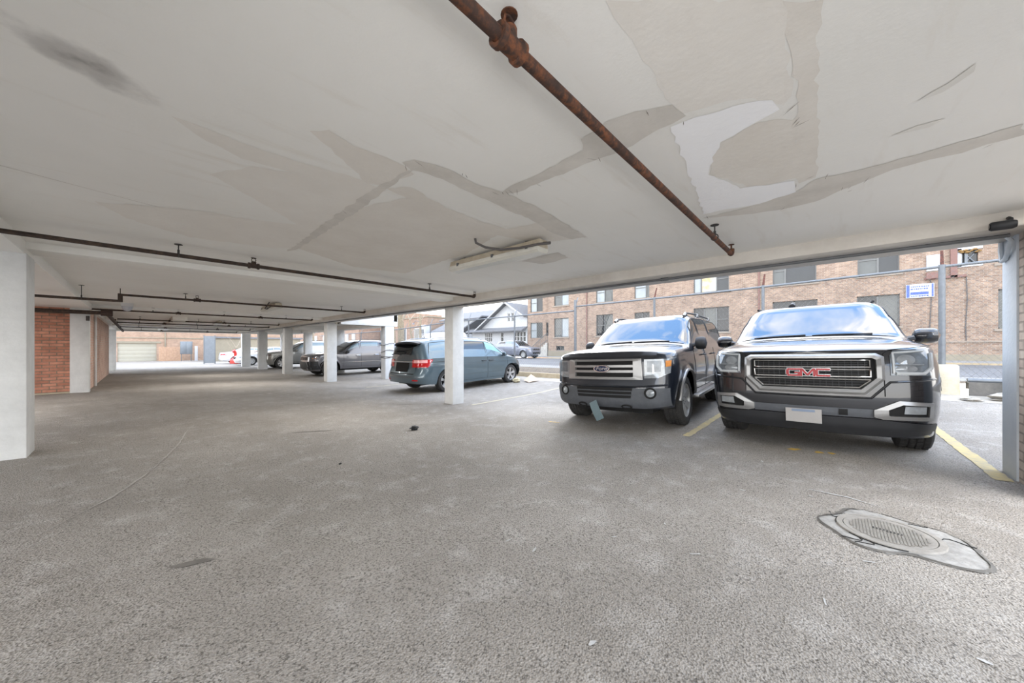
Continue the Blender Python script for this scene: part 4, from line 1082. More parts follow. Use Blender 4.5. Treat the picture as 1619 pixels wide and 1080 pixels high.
def wallbox(name, lo, hi, mat): 
    b = MB(); b.box(lo, hi); return struct(b.build(name, mat, smooth=30))
wallbox('wall_left', (-1.3, 14.3, -.2), (-.86, 25.0, ZS+.02), 'brick_pink')
wallbox('wall_recess', (-6, 14.02, -.2), (-1.1, 14.32, ZS+.02), 'brick_red')
wallbox('wall_left_outer', (-6.3, 6.0, -.3), (-6, 14.32, 3.0), 'brick_pink')
wallbox('wall_right', (4.55, -1.6, -.2), (5.13, -1.195, ZS+.02), 'brick_beige')
b = MB(); b.box((-1.75, 13.99, gs(-1.4, 14)-.02), (-1.12, 14.03, gs(-1.4, 14)+.03)); struct(b.build('trim_1', 'yellow3', smooth=30))
b = MB(); b.tube([(-.83, 16.4, .0), (-.83, 16.4, ZS)], .03, 8); tag(b.build('conduit', 'col'), 'white upright conduit on the pale brick side wall', 'conduit')

# wires on the outer column
for k, (zc, lab) in enumerate(((1.28, 'upper loop of black cable'), (.98, 'middle loop of black cable'), (.72, 'lower tangle of black cable'))):
    rn = random.Random(k); pts = []
    for i in range(30):
        a = 2*PI*i/30*(1 if k < 2 else 2); rr = .29+.02*rn.random()
        q = (max(-1, min(1, 1.35*math.cos(a))), max(-1, min(1, 1.35*math.sin(a))))
        pts.append((7.53+q[0]*.225, 14.4+q[1]*.225, zc+.05*math.sin(a*1.5+k)+.03*rn.random()))
    b = MB(); b.tube(pts, .012, 6); tag(b.build('cable_loop', 'cable'), lab+' round the outer white column', 'cable', 'cables on the outer column')

# ------------------------------------------------------------------ sprinkler pipes
def head_up(root, x, y, z, mat='pipe_dark', tee=True, r=.022):
    if tee:
        b = MB(); b.lathe([(r+.001, -.055), (r+.016, -.055), (r+.016, -.035), (r+.008, -.03), (r+.008, .03), (r+.016, .035), (r+.016, .055), (r+.001, .055)], (x, y, z), 'X', 16); b.tube([(x, y, z), (x, y, z+.05)], .026, 10); b.build('pipe_tee', mat, root)
    b = MB(); b.tube([(x, y, z+.03), (x, y, z+.055)], .013, 8)
    for s_ in (1, -1): b.tube([(x+.012*s_, y, z+.05), (x+.022*s_, y, z+.068), (x+.018*s_, y, z+.085), (x, y, z+.094)], .0045, 5)
    b.lathe([(.0005, z+.094), (.028, z+.094), (.028, z+.098), (.0005, z+.1)], (x, y, 0), 'Z', 16); b.build('sprinkler_head', mat, root)
def hanger(root, x, y, z, r, zt=ZC, mat='steel_dark'):
    b = MB(); b.tube([(x, y, z+r+.015), (x, y, zt)], .006, 6); b.lathe([(.0005, zt-.006), (.035, zt-.006), (.035, zt), (.0005, zt)], (x, y, 0), 'Z', 10)
    b.tube([(x, y+(r+.006)*math.sin(a), z+(r+.006)*math.cos(a)+.008) for a in [2*PI*i/16 for i in range(16)]], .005, 5, closed=True)
    b.tube([(x, y, z+r), (x, y, z+r+.04)], .011, 6); b.build('pipe_hanger', mat, root)
def sprinkler_pipe(label, y, x0, x1, z=2.18, r=.022, mat='pipe_dark', heads=(), hangers=(), end=True, zt=ZC):
    root = empty('sprinkler_pipe', (0, 0, 0)); tag(root, label, 'pipe', 'ceiling sprinkler pipes')
    b = MB(); b.tube([(x0, y, z), (x1, y, z)], r, 14); b.build('pipe_run', mat, root)
    for x in hangers: hanger(root, x, y, z, r, zt)
    for x in heads: head_up(root, x, y, z, mat, r=r)
    if end:
        b = MB(); b.tube([(x1-.03, y, z), (x1+.005, y, z), (x1+.02, y, z+.012), (x1+.022, y, z+.05)], r+.006, 12); b.build('pipe_elbow', mat, root); head_up(root, x1+.022, y, z, mat, tee=False)
    return root
sprinkler_pipe('rust-brown overhead pipe with an upright sprinkler, nearest the camera', .766, -.5, 4.235, r=.0225, mat='pipe_rust', heads=(.82,), hangers=(3.54,))
sprinkler_pipe('dark brown overhead pipe crossing just in front of the wide edge column', 5.16, -3.2, 4.5, r=.021, heads=(.97,), hangers=(.31, 3.48))
p3 = sprinkler_pipe('dark pipe whose left length hangs lower behind an offset joint', 9.87, -.2, 4.44, r=.021, heads=(.88,), hangers=(.7, 3.82))
b = MB(); b.tube([(-3.2, 9.87, 2.06), (-.2, 9.87, 2.06)], .024, 10); b.build('lower_pipe_run', 'pipe_dark', p3); hanger(p3, -.66, 9.87, 2.06, .024)
b = MB(); b.tube([(-.2, 9.87, 2.04), (-.2, 9.87, 2.20)], .034, 10); b.tube([(-.2, 9.87, 2.2), (-.2, 9.87, 2.3)], .007, 6); b.build('offset_joint', 'pipe_dark', p3)
sprinkler_pipe('dark overhead pipe next beyond the pipe with the offset joint', 14.19, -.8, 4.42, r=.021, heads=(.85, 2.86), hangers=(.33, 1.9, 3.6))
sprinkler_pipe('thin dark pipe second beyond the pipe with the offset joint', 18.6, -.45, 4.42, r=.022, heads=(.9, 2.5), hangers=(.1, 1.7, 3.4))
sprinkler_pipe('thin dark pipe third beyond the pipe with the offset joint', 20.35, -.5, 4.42, z=2.14, r=.022, heads=(.8, 2.9), hangers=(.1, 1.8, 3.5))
sprinkler_pipe('thin dark pipe second from the far open end', 24.5, -.5, 4.42, z=2.13, r=.022, heads=(1.0, 3.0), hangers=(.1, 2.2))
sprinkler_pipe('thin dark pipe closest to the far open end', 28.4, -.5, 4.42, z=2.10, r=.022, heads=(1.0, 3.0), hangers=(.2, 2.2))
mn = empty('main_pipe'); tag(mn, 'thick dark main pipe along the brick recess, turning down the side wall', 'pipe')
b = MB(); b.tube([(-3.3, 13.55, 2.05), (-.5, 13.55, 2.05)], .048, 14); b.build('pipe_run', 'pipe_dark', mn)
b = MB(); b.tube([(-.5, 13.55, 2.05), (-.5, 29.6, 2.07)], .045, 12); b.build('wall_run', 'pipe_dark', mn)
b = MB(); b.lathe([(.001, -.1), (.075, -.1), (.075, .1), (.001, .1)], (-.5, 13.55, 2.05), 'X', 14); b.tube([(-.5, 13.55, 2.05), (-.5, 13.75, 2.05)], .07, 12); b.build('pipe_joint', 'iron', mn)
for y in (14.6, 18.6, 20.35, 24.5, 28.4):
    b = MB(); b.tube([(-.5, y, 2.07), (-.5, y, 2.17)], .028, 8); b.build('branch_riser', 'pipe_dark', mn)
b = MB(); b.box((-.86, 13.9, 1.86), (-.80, 13.99, 1.98)); tag(b.build('junction_box', 'steel_dark', bevel=.006), 'small dark box on the pilaster under the main pipe', 'box')

# conduit below the outer beam
cd = empty('conduit'); tag(cd, 'long grey conduit running under the outer ceiling beam', 'conduit')
b = MB(); b.tube([(5.0, -1.12, 2.14), (5.0, 30.15, 2.14)], .017, 8); b.build('conduit_run', 'conduit', cd)
for y in (1.7, 6.0, 10.5, 15.2, 20.0):
    b = MB(); b.tube([(5.0, y-.05, 2.14), (5.0, y+.05, 2.14)], .023, 8); b.build('conduit_coupling', 'conduit', cd)
b = MB(); b.tube([(5.0, -1.1, 2.14), (5.06, -1.14, 2.11), (5.30, -1.165, 1.99), (5.38, -1.165, 1.98), (5.42, -1.165, 2.08), (5.43, -1.17, 2.16)], .017, 8); b.build('conduit_bend', 'col_blue', cd)

# ------------------------------------------------------------------ lights and small fittings on the ceiling
def strip_light(label, x, y0, y1, rot=0, cord=True):
    r = empty('strip_light', (x, (y0+y1)/2, 0)); tag(r, label, 'ceiling light', 'strip lights'); L = (y1-y0)/2
    b = MB(); b.prism([(-.085, 2.20), (.085, 2.20), (.06, 2.275), (-.06, 2.275)], lambda u, v, t: Vector((u, t, v)), -L, L); b.build('housing', 'lamp_body', r, bevel=.006)
    b = MB()
    pr = [(-.095, 2.205), (-.09, 2.165), (-.06, 2.145), (.06, 2.145), (.09, 2.165), (.095, 2.205)]
    b.grid([[Vector((u, t, v)) for u, v in pr] for t in (-L+.01, L-.01)]); b.add([Vector((u, -L+.01, v)) for u, v in pr], [tuple(range(6))]); b.add([Vector((u, L-.01, v)) for u, v in pr], [tuple(range(6))]); b.build('diffuser', 'diffuser', r, smooth=20)
    for t in (-L*.8, -L*.1, L*.75):
        for s_ in (-1, 1): b = MB(); b.box((s_*.0925-.0075, t-.015, 2.19), (s_*.0925+.0075, t+.015, 2.225)); b.build('clip', 'steel', r)
    for t in (-L*.7, L*.7):
        b = MB(); b.tube([(0, t, 2.27), (0, t, ZC)], .02, 8); b.build('mount', 'steel_dark', r)
    if cord:
        b = MB(); b.tube([(.0, -L, 2.24), (.02, -L-.07, 2.235), (-.02, -L-.1, 2.215), (-.10, -L-.02, 2.205), (-.14, -L+.2, 2.20), (-.22, -L+.38, 2.20), (-.33, -L+.50, 2.225), (-.42, -L+.54, 2.26), (-.44, -L+.53, ZC)], .013, 8); b.build('power_cord', 'cable', r)
    return r
strip_light('old cream fluorescent fixture with a looping grey cord, under the patched ceiling', 2.77, 2.12, 3.55)
stained = strip_light('brown-stained fluorescent fixture between the second and third dark pipes', 2.38, 10.0, 11.4, cord=False)
strip_light('far fluorescent fixture under the pipes beyond the dome camera', 2.4, 18.9, 20.2, cord=False)
strip_light('fluorescent fixture in the bay past the outer columns', 6.3, 20.8, 22.2, cord=False)
b = MB(); b.tube([(2.2, 10.05, 2.28), (2.12, 10.1, 2.12), (2.18, 10.2, 2.12), (2.34, 10.4, 2.24)], .012, 6); bk = b.build('bent_bracket', 'steel_dark', stained); bk.location = (-2.38, -10.7, 0)
dm = empty('dome_camera', (-.15, 13.2, 0)); tag(dm, 'white dome camera on a square plate near the side wall', 'security camera')
b = MB(); b.box((-.11, -.11, ZC-.08), (.11, .11, ZC+.004)); b.build('base_plate', 'win_white', dm, bevel=.01)
b = MB(); b.lathe([(.10, ZC-.08), (.09, ZC-.14), (.06, ZC-.18), (.001, ZC-.20)], (0, 0, 0), 'Z', 20); b.build('dome', 'sign_white', dm)
sc_ = empty('security_camera', (4.72, -1.02, 2.175)); tag(sc_, 'small black bullet camera at the beam corner above the bluish column', 'security camera')
b = MB(); b.lathe([(.001, -.07), (.028, -.07), (.036, -.05), (.036, .05), (.028, .06), (.02, .055), (.001, .05)], (0, 0, 0), 'Y', 18); b.build('camera_body', 'plastic', sc_)
b = MB(); b.lathe([(.001, .062), (.018, .062), (.018, .05)], (0, 0, 0), 'Y', 14); b.build('lens', 'windshield', sc_)
b = MB(); b.tube([(0, -.03, .0), (.03, -.05, .05), (.08, -.05, .07)], .014, 8); b.build('mount', 'plastic', sc_)

# ------------------------------------------------------------------ manhole and litter on the asphalt
mx, my = 3.16, -.265; mz = gs(mx, my)
mh = empty('manhole', (mx, my, mz)); tag(mh, 'round ribbed manhole cover set in broken pale concrete', 'manhole cover')
tx = (gs(mx+.4, my)-gs(mx-.4, my))/.8; ty = (gs(mx, my+.4)-gs(mx, my-.4))/.8
mh.scale = (.78, .78, 1); mh.rotation_euler = (math.atan(ty), -math.atan(tx), 0)
rn = random.Random(9); P = []
for i in range(73):
    a = 2*PI*i/72; k = i % 72
    rad = .40+.03*math.sin(a*3+1)+.035*math.sin(a*5)+rn.uniform(-.012, .012)+.07*max(0, math.cos(a+1.4))
    if i == 72: rad = r0
    if i == 0: r0 = rad
    P.append([Vector((q*math.cos(a), q*math.sin(a), h)) for q, h in ((.30, .008), (.30+(rad-.30)*.5, .010), (rad-.03, .009), (rad, .002))])
b = MB(); b.grid(P); b.build('concrete_collar', 'collar', mh)
P = []
for i in range(73):
    a = 2*PI*i/72; rad = P and 0
    r_ = .40+.03*math.sin(a*3+1)+.035*math.sin(a*5)+.07*max(0, math.cos(a+1.4)); w_ = .002+rn.uniform(.3, 1)*.034*max(0, math.sin(a*1.6+.5))*(1 if math.cos(a-.4) > -.3 else .35)
    P.append([Vector(((r_-.012)*math.cos(a), (r_-.012)*math.sin(a), .0115)), Vector(((r_+w_)*math.cos(a+.01), (r_+w_)*math.sin(a+.01), .0045))])
b = MB(); b.grid(P); b.build('crumbled_edge', 'curb_dark', mh)
b = MB(); b.lathe([(.258, .008), (.262, .019), (.298, .018), (.304, .006)], (0, 0, 0), 'Z', 64); b.build('ring_frame', 'cast', mh)
b = MB(); b.lathe([(.001, .014), (.225, .014), (.25, .018), (.256, .017), (.257, .006)], (0, 0, 0), 'Z', 64); lid = b.build('cover_plate', 'cast', mh)
b = MB()
for i in range(-11, 12):
    for j in range(-11, 12):
        x, y = i*.019, j*.019
        if math.hypot(x, y) < .215 and not (abs(x-y*.2) < .02 and abs(y) < .09): b.box((x-.006, y-.0065, .013), (x+.006, y+.0065, .0185))
ri = b.build('rib_pattern', 'cast', lid, merge=False)
b = MB()
for i in range(9):
    y = -.075+i*.019; b.box((-.016+y*.2, y-.004, .013), (.016+y*.2, y+.003, .019)); b.box((-.004+y*.2, y-.004, .013), (.002+y*.2, y+.006, .0195))
b.build('raised_marks', 'steel_dark', lid, merge=False)
b = MB()
for (a, r0_, r1_) in ((2.75, .30, .41), (2.55, .31, .42), (-1.25, .30, .46), (-.55, .30, .40), (1.2, .3, .39)):
    p = []; 
    for t in np.linspace(0, 1, 6): rr = r0_+(r1_-r0_)*t; p.append((rr*math.cos(a+.12*math.sin(t*5)), rr*math.sin(a+.12*math.sin(t*5)), .0115))
    b = MB(); b.tube(p, .003, 4); b.build('crack', 'void', mh)
for a0, a1 in ((.2, 1.7), (2.3, 3.4)): b = MB(); b.tube([(.303*math.cos(a), .303*math.sin(a), .011) for a in np.linspace(a0, a1, 20)], .003, 4); b.build('crack', 'void', mh)

def crumple(name, label, cat, x, y, rx, ry, rz_, mat, seed, n=10):
    rn = random.Random(seed); b = MB(); P = []
    for i in range(n+1):
        th = PI*i/n; row = []
        for k in range(14):
            a = 2*PI*k/14; q = 1+rn.uniform(-.35, .3)
            row.append(Vector((rx*q*math.sin(th)*math.cos(a), ry*q*math.sin(th)*math.sin(a), rz_*(1+q*math.cos(th))*.5)))
        P.append(row+[row[0]])
    b.grid(P); o = b.build(name, mat, smooth=25, merge=False); o.location = (x, y, gs(x, y)+.002); return tag(o, label, cat)
crumple('plastic_scrap', 'crumpled black plastic scrap lying alone on the open asphalt', 'litter', 2.87, 4.66, .07, .05, .06, 'bin_bag', 4)
crumple('stone_chip', 'tiny dark stone chip on the asphalt nearer than the black scrap', 'stone', 1.42, 3.7, .016, .012, .015, 'bin_bag', 6, 5)
crumple('litter_heap', 'yellowed crumpled litter against the minivan front wheel', 'litter', 9.62, 8.62, .16, .12, .16, 'litter', 8)
cb2 = MB(); rn = random.Random(2)
pk = [(-.38, -.2, .0), (-.2, -.26, .03), (.12, -.22, .02), (.42, -.12, .01), (.3, .12, .05), (-.02, .22, .08), (-.3, .1, .06)]
cb2.add([Vector((0, 0, .27))]+[Vector(p) for p in pk], [(0, i+1, (i+1) % 7+1) for i in range(7)])
o = cb2.build('cardboard_sheet', 'card', smooth=0, recalc=True); o.location = (10.15, 8.35, gs(10.15, 8.35)+.004); tag(o, 'tented piece of tan cardboard on the ground by the low kerb', 'cardboard')
# ------------------------------------------------------------------ kerb, soil strip, street
def strip(name, x0, x1, ys, zf0, zf1, mat, n=1, jit=0, seed=1):
    rn = random.Random(seed); b = MB()
    b.grid([[Vector((x0+(x1-x0)*i/n, y, zf0(y)+(zf1(y)-zf0(y))*i/n+(rn.uniform(-jit, jit) if 0 < i < n else 0))) for y in ys] for i in range(n+1)])
    return struct(b.build(name, mat, smooth=60, recalc=False))
def kz(y): return float(np.interp(y, [-20, -2.2, 3, 6, 10, 30, 60], [.56, .51, .33, .15, .12, .06, .02]))
ysl = list(np.arange(-14, 42, .35))
b = MB(); b.grid([[Vector((x, y, z)) for (x, z) in ((11.02, gs(11, y)-.05), (11.03, kz(y)), (11.24, kz(y)), (11.25, kz(y)-.15))] for y in np.arange(3.2, 42, .5)]); b.add([Vector((11.03, 3.2, kz(3.2))), Vector((11.24, 3.2, kz(3.2))), Vector((11.24, 3.2, -.3)), Vector((11.03, 3.2, -.3))], [(0, 1, 2, 3)]); struct(b.build('kerb', 'timber', smooth=30))
b = MB(); b.grid([[Vector((x, y, z)) for (x, z) in ((11.02, gs(11, y)-.05), (11.03, kz(y)), (11.24, kz(y)), (11.25, kz(y)-.15))] for y in np.linspace(-1.45, 3.2, 8)]); b.grid([[Vector((x, y, z)) for (x, z) in ((11.02, gs(11, y)-.05), (11.03, kz(y)), (11.24, kz(y)), (11.25, kz(y)-.15))] for y in np.linspace(-14, -2.0, 20)]); struct(b.build('retaining_wall', 'curb_dark', smooth=30))
b = MB(); b.tube([(11.12, y, kz(y)+.03) for y in np.linspace(-14, -2.0, 16)], .045, 10); tag(b.build('kerb_rail', 'steel'), 'thick grey pipe lying along the dark low wall', 'rail')
strip('soil_strip', 11.24, 12.7, ysl, lambda y: kz(y)-.03, lambda y: street_z(y)+.0, 'soil', 7, .035)
strip('parking_edge_dirt', 10.45, 11.04, ysl, lambda y: gs(10.45, y)+.004, lambda y: gs(11.04, y)+.05, 'dirt', 4, .015, 4)
yst = [-40, -20, -8, -2, 4, 8, 14, 22, 30, 40, 60, 110]
strip('near_pavement', 12.7, 14.5, yst, street_z, street_z, 'walk')
strip('street', 14.5, 24.9, yst, lambda y: street_z(y)-.02, lambda y: street_z(y)-.03, 'road')
strip('far_pavement', 24.9, 34, yst, lambda y: street_z(y)+.05, lambda y: street_z(y)+.10, 'walk')
strip('yard', 34, 60, yst, lambda y: street_z(y)+.1, lambda y: street_z(y)+.1, 'dirt')
strip('back_ground', -40, -13.9, [-40, -14, 14, 40, 110], lambda y: -.1 if y < 40 else -.6, lambda y: gs(-13.9, y), 'walk')
strip('alley_ground', -14, 40, [-40, -13.9], lambda y: .12, lambda y: .2, 'walk')
b = MB(); b.lathe([(.001, .66), (.17, .66), (.195, .63), (.20, .3), (.215, 0), (.25, -.05)], (0, 0, 0), 'Z', 20); FOOT = b
for i, (x, y, rx, ry, rz_) in enumerate(((10.75, -2.45, .20, .28, .16), (10.8, -3.25, .22, .32, .24), (10.6, -1.95, .10, .14, .06))):
    o = crumple('rubble_heap', ('low heap of pale rubble beside the bluish column', 'taller heap of pale rubble at the low wall', 'small scatter of pale rubble near the round footing')[i], 'rubble', x, y, rx, ry, rz_, 'dirt', 20+i)

# ------------------------------------------------------------------ chain link fence
FXX = 11.3
def railz(y): return float(np.interp(y, [-9, -2.4, 2.6, 7.15], [2.98, 2.87, 2.76, 2.72])) if y < 7.16 else float(np.interp(y, [7.16, 10.2, 13.3, 16.7, 19.4, 26, 40], [2.56, 2.54, 2.52, 2.44, 2.30, 2.2, 2.15]))
def fence(label, y0, y1, posts, corner=()):
    r = empty('chain_link_fence'); tag(r, label, 'fence')
    b = MB(); n = 12; b.tube([(FXX, y0+(y1-y0)*i/n, railz(min(max(y0+(y1-y0)*i/n, y0+.01), y1-.01))) for i in range(n+1)], .028, 8); b.build('top_rail', 'steel', r)
    for y in posts:
        zt = railz(min(max(y, y0+.01), y1-.01)); tall = y in corner
        b = MB(); b.tube([(FXX, y, kz(y)-.25), (FXX, y, zt+(.25 if tall else .04))], .05 if (tall or y < 0) else .036, 10); po = b.build('fence_post', 'steel', r)
        b = MB(); b.tube([(FXX, y, zt), (FXX+.16, y-.02, zt+.36)], [.030, .022], 5, sy=.45); b.build('barbed_wire_arm', 'rust_arm' if y < 5 else 'steel', r)
    b = MB(); s = .105; k = y0
    def seg(ya, za, yb, zb): b.tube([(FXX-.03, ya, za), (FXX-.03, yb, zb)], .0022, 3, caps=False)
    for sgn in (1, -1):
        y = y0-3
        while y < y1+3:
            h = 2.9; pts = []
            # clip the diagonal to the panel
            t0, t1 = 0.0, 1.0; zb = kz(min(max(y, y0), y1))-.02
            ya, yb = y, y+sgn*h*.85; zt = zb+h
            for lo, hi in ((y0, y1),):
                d = yb-ya
                ta, tb = (lo-ya)/d, (hi-ya)/d
                if ta > tb: ta, tb = tb, ta
                t0, t1 = max(t0, ta), min(t1, tb)
            if t1 > t0:
                q = y+sgn*h*.85*t1; zz_ = railz(min(max(q, y0+.01), y1-.01)); t1 = min(t1, (zz_-zb)/h)
                if t1 > t0+.02: seg(ya+(yb-ya)*t0, zb+h*t0, ya+(yb-ya)*t1, zb+h*t1)
            y += s
    b.build('wire_mesh', 'wire', r, smooth=0, merge=False, recalc=False)
    return r
f1 = fence('tall chain link fence with rusty barbed wire arms behind the two black SUVs', -8.0, 7.15, [-7.7, -4.7, -1.71, 1.31, 4.16, 7.12], (7.12,))
o = FOOT.build('post_footing', 'concrete_tan', f1); o.location = (11.25, -1.73, .17)
fence('lower chain link fence behind the minivan, continuing past the outer columns', 7.2, 34, [10.23, 13.35, 16.67, 19.4, 22.5, 25.6, 28.7, 31.8])

# ------------------------------------------------------------------ buildings across the street
def holed_wall(mb, P, u0, u1, v0, v1, holes, depth, inner):
    """wall in the u, v plane with openings; P(u, v, w) -> point, w runs into the wall"""
    us = sorted({u0, u1, *[h[0] for h in holes], *[h[1] for h in holes]}); vs = sorted({v0, v1, *[h[2] for h in holes], *[h[3] for h in holes]})
    us = [u for u in us if u0 <= u <= u1]; vs = [v for v in vs if v0 <= v <= v1]
    for a, b in zip(us, us[1:]):
        for c, d in zip(vs, vs[1:]):
            m, n = (a+b)/2, (c+d)/2
            if any(h[0] < m < h[1] and h[2] < n < h[3] for h in holes): continue
            mb.add([P(a, c, 0), P(b, c, 0), P(b, d, 0), P(a, d, 0)], [(0, 1, 2, 3)])
    for (a, b, c, d) in holes:
        for q in (((a, c), (b, c)), ((b, c), (b, d)), ((b, d), (a, d)), ((a, d), (a, c))):
            (e, f_), (g_, h_) = q
            mb.add([P(e, f_, 0), P(g_, h_, 0), P(g_, h_, depth), P(e, f_, depth)], [(0, 1, 2, 3)])
def window_unit(root, P, hole, depth, cols=2, mats=('win_dark', 'win_mid'), fr='win_frame', rails=(1,), split=None):
    a, b, c, d = hole; f = MB(); fw = .05
    def bar(u0, u1, v0, v1, w0, w1):
        f.add([P(u0, v0, w0), P(u1, v0, w0), P(u1, v1, w0), P(u0, v1, w0), P(u0, v0, w1), P(u1, v0, w1), P(u1, v1, w1), P(u0, v1, w1)], [(0,3,2,1),(4,5,6,7),(0,1,5,4),(1,2,6,5),(2,3,7,6),(3,0,4,7)])
    w0, w1 = depth-.07, depth
    bar(a, b, c, c+fw, w0, w1); bar(a, b, d-fw, d, w0, w1); bar(a, a+fw, c, d, w0, w1); bar(b-fw, b, c, d, w0, w1)
    cs = split or [a+(b-a)*i/cols for i in range(1, cols)]
    for u in cs: bar(u-.04, u+.04, c, d, w0, w1)
    ed = [a]+list(cs)+[b]
    for i, (p, q) in enumerate(zip(ed, ed[1:])):
        if i in rails: bar(p, q, (c+d)/2-.025, (c+d)/2+.025, w0+.01, w1)
    w = f.build('window', fr, root, smooth=0)
    for i, (p, q) in enumerate(zip(ed, ed[1:])):
        g_ = MB(); g_.add([P(p+.01, c+.01, depth-.02), P(q-.01, c+.01, depth-.02), P(q-.01, d-.01, depth-.02), P(p+.01, d-.01, depth-.02)], [(0, 1, 2, 3)]); g_.build('pane', mats[i % len(mats)], w, smooth=0)
    return w
bb = empty('brick_building'); tag(bb, 'long tan brick apartment building across the street behind the black SUVs', 'building')
BX = 28.0
PW = lambda y, z, w: Vector((BX+w, y, z))
HO = dict(L1=(18.39, 20.09, 2.12, 3.97), L2=(13.85, 15.47, 2.15, 4.03), L3=(10.69, 11.94, 2.2, 4.0), L4=(5.18, 7.44, 2.25, 4.02), L5=(.55, 2.74, 2.3, 4.08), L6=(-2.79, -1.14, 2.32, 4.06), L7=(-8.2, -5.95, 2.05, 3.95),
  U1=(18.39, 20.09, 5.2, 6.9), U2=(13.85, 15.48, 5.13, 6.9), U3=(10.71, 11.94, 5.16, 6.9), U4=(5.18, 7.44, 5.14, 6.9), U5=(.6, 2.73, 5.14, 6.95), U6=(-2.78, -1.17, 5.22, 6.95), U7=(-8.2, -5.95, 5.2, 6.95), B1=(18.89, 19.86, .83, 1.26), BR=(-5.36, -4.86, 5.25, 6.05))
b = MB(); holed_wall(b, PW, -30, 20.78, -.6, 10.2, list(HO.values()), .16, 0)
b.add([Vector((BX, 20.78, -.6)), Vector((42, 20.78, -.6)), Vector((42, 20.78, 10.2)), Vector((BX, 20.78, 10.2))], [(0, 1, 2, 3)]); b.add([Vector((BX, -30, 10.2)), Vector((42, -30, 10.2)), Vector((42, 20.78, 10.2)), Vector((BX, 20.78, 10.2))], [(0, 1, 2, 3)])
b.build('wall', 'brick_tan', bb, smooth=0, recalc=False)
kw = dict(L1=dict(mats=('win_light', 'win_mid')), L2=dict(mats=('win_mid', 'win_dark'), rails=(0, 1)), L3=dict(mats=('win_dark', 'win_dark'), rails=(0, 1)), L4=dict(mats=('win_dark', 'win_mid', 'win_dark'), split=[5.95, 6.75], rails=(0, 2)), L5=dict(mats=('win_dark', 'win_dark')), L6=dict(mats=('win_mid', 'win_dark')), L7=dict(),
  U1=dict(mats=('win_light', 'win_mid')), U2=dict(mats=('win_mid', 'win_light')), U3=dict(mats=('win_mid', 'win_light'), split=[11.0]), U4=dict(mats=('win_dark', 'picture', 'win_light'), split=[5.95, 6.95], rails=(0,)), U5=dict(mats=('win_dark', 'win_mid'), split=[2.1]), U6=dict(mats=('win_dark', 'win_mid')), U7=dict(), B1=dict(mats=('win_mid', 'win_dark'), rails=()))
for k, h_ in HO.items():
    if k == 'BR': continue
    window_unit(bb, PW, h_, .16, **kw[k])
    b = MB(); b.box((BX-.06, h_[0]-.12, h_[2]-.12), (BX+.1, h_[1]+.12, h_[2])); b.build('sill', 'found_line', bb, smooth=0)
b = MB(); b.box((BX-.05, -30, -.6), (BX+.1, 20.80, .80)); b.build('foundation', 'found', bb, smooth=0)
b = MB(); b.box((BX-.04, -30, 1.40), (BX+.02, 4.5, 1.47)); b.build('stone_course', 'found_line', bb, smooth=0)
for i, (y, z0, z1) in enumerate(((16.4, .8, 10), (8.3, .8, 10), (4.75, .8, 10), (3.45, .8, 10), (2.95, .8, 10))):
    if i in (0, 3): b = MB(); b.tube([(BX-.07, y, z0), (BX-.07, y, z1)], .05, 8); b.build('downpipe', 'maroon', bb)
# recessed wing with the entrance stair
PR = lambda y, z, w: Vector((28.9+w, y, z))
hw_ = [(22.2, 23.85, 2.1, 3.75), (22.2, 23.85, 4.9, 6.8), (21.45, 21.75, 2.3, 3.7)]
b = MB(); holed_wall(b, PR, 20.7, 24.25, -.6, 10.2, hw_, .14, 0); b.add([Vector((28.9, 24.25, -.6)), Vector((42, 24.25, -.6)), Vector((42, 24.25, 10.2)), Vector((28.9, 24.25, 10.2))], [(0, 1, 2, 3)]); b.build('rear_wing', 'brick_tan', bb, smooth=0, recalc=False)
window_unit(bb, PR, hw_[0], .14, mats=('win_mid', 'win_light')); window_unit(bb, PR, hw_[1], .14, mats=('win_dark', 'win_light')); window_unit(bb, PR, hw_[2], .14, cols=1, rails=(0,))
st = MB()
for i in range(7): st.box((28.1, 21.0+.26*i, .1), (28.88, 21.26+.26*i, 1.6-.2*i))
st.build('entrance_steps', 'concrete', bb, smooth=0)
b = MB(); b.tube([(28.12, 21.0, 2.6), (28.12, 23.1, 1.1)], .035, 6); b.tube([(28.12, 21.0, 1.9), (28.12, 23.1, .5)], .025, 6)
for i in range(10): b.tube([(28.12, 21.0+.22*i, .3), (28.12, 21.0+.22*i, 2.55-.155*i)], .018, 5)
b.build('stair_railing', 'win_frame', bb)
# wall fittings on the right
b = MB(); b.box((BX-.05, -4.26, 5.13), (BX+.02, -3.72, 5.95)); b.build('blocked_vent_panel', 'sign_white', bb, smooth=0)
b = MB(); b.box((BX-.16, -4.3, 4.72), (BX+.0, -3.7, 5.04)); b.box((BX-.10, -5.0, 4.68), (BX, -3.65, 4.80)); b.box((BX-.10, -4.72, 4.7), (BX, -4.5, 6.8)); b.build('duct', 'maroon', bb, smooth=0)
b = MB(); b.box((BX+.1, -5.38, 5.2), (BX+.2, -4.84, 6.1)); vo = b.build('hole_backing', 'win_dark', bb, smooth=0)
b = MB(); b.box((BX-.03, -5.5, 6.02), (BX+.02, -4.72, 6.22)); b.box((BX-.03, -5.5, 5.18), (BX+.02, -4.72, 5.26)); b.box((BX-.03, -4.86, 5.2), (BX+.02, -4.72, 6.1)); b.build('vent_frame', 'sign_white', bb, smooth=0)
rn = random.Random(4); b = MB()
for i in range(12):
    y = -5.42+.055*i; z = 5.92+rn.uniform(-.06, .10); r_ = rn.uniform(.05, .10); b.lathe([(.001, r_*.6), (r_*.8, r_*.3), (r_, -.02), (r_*.4, -r_*.6), (.001, -r_*.7)], (BX-.06, y, z), 'Z', 7)
b.build('crumbling_mortar', 'plaster_b', bb, smooth=20, merge=False)
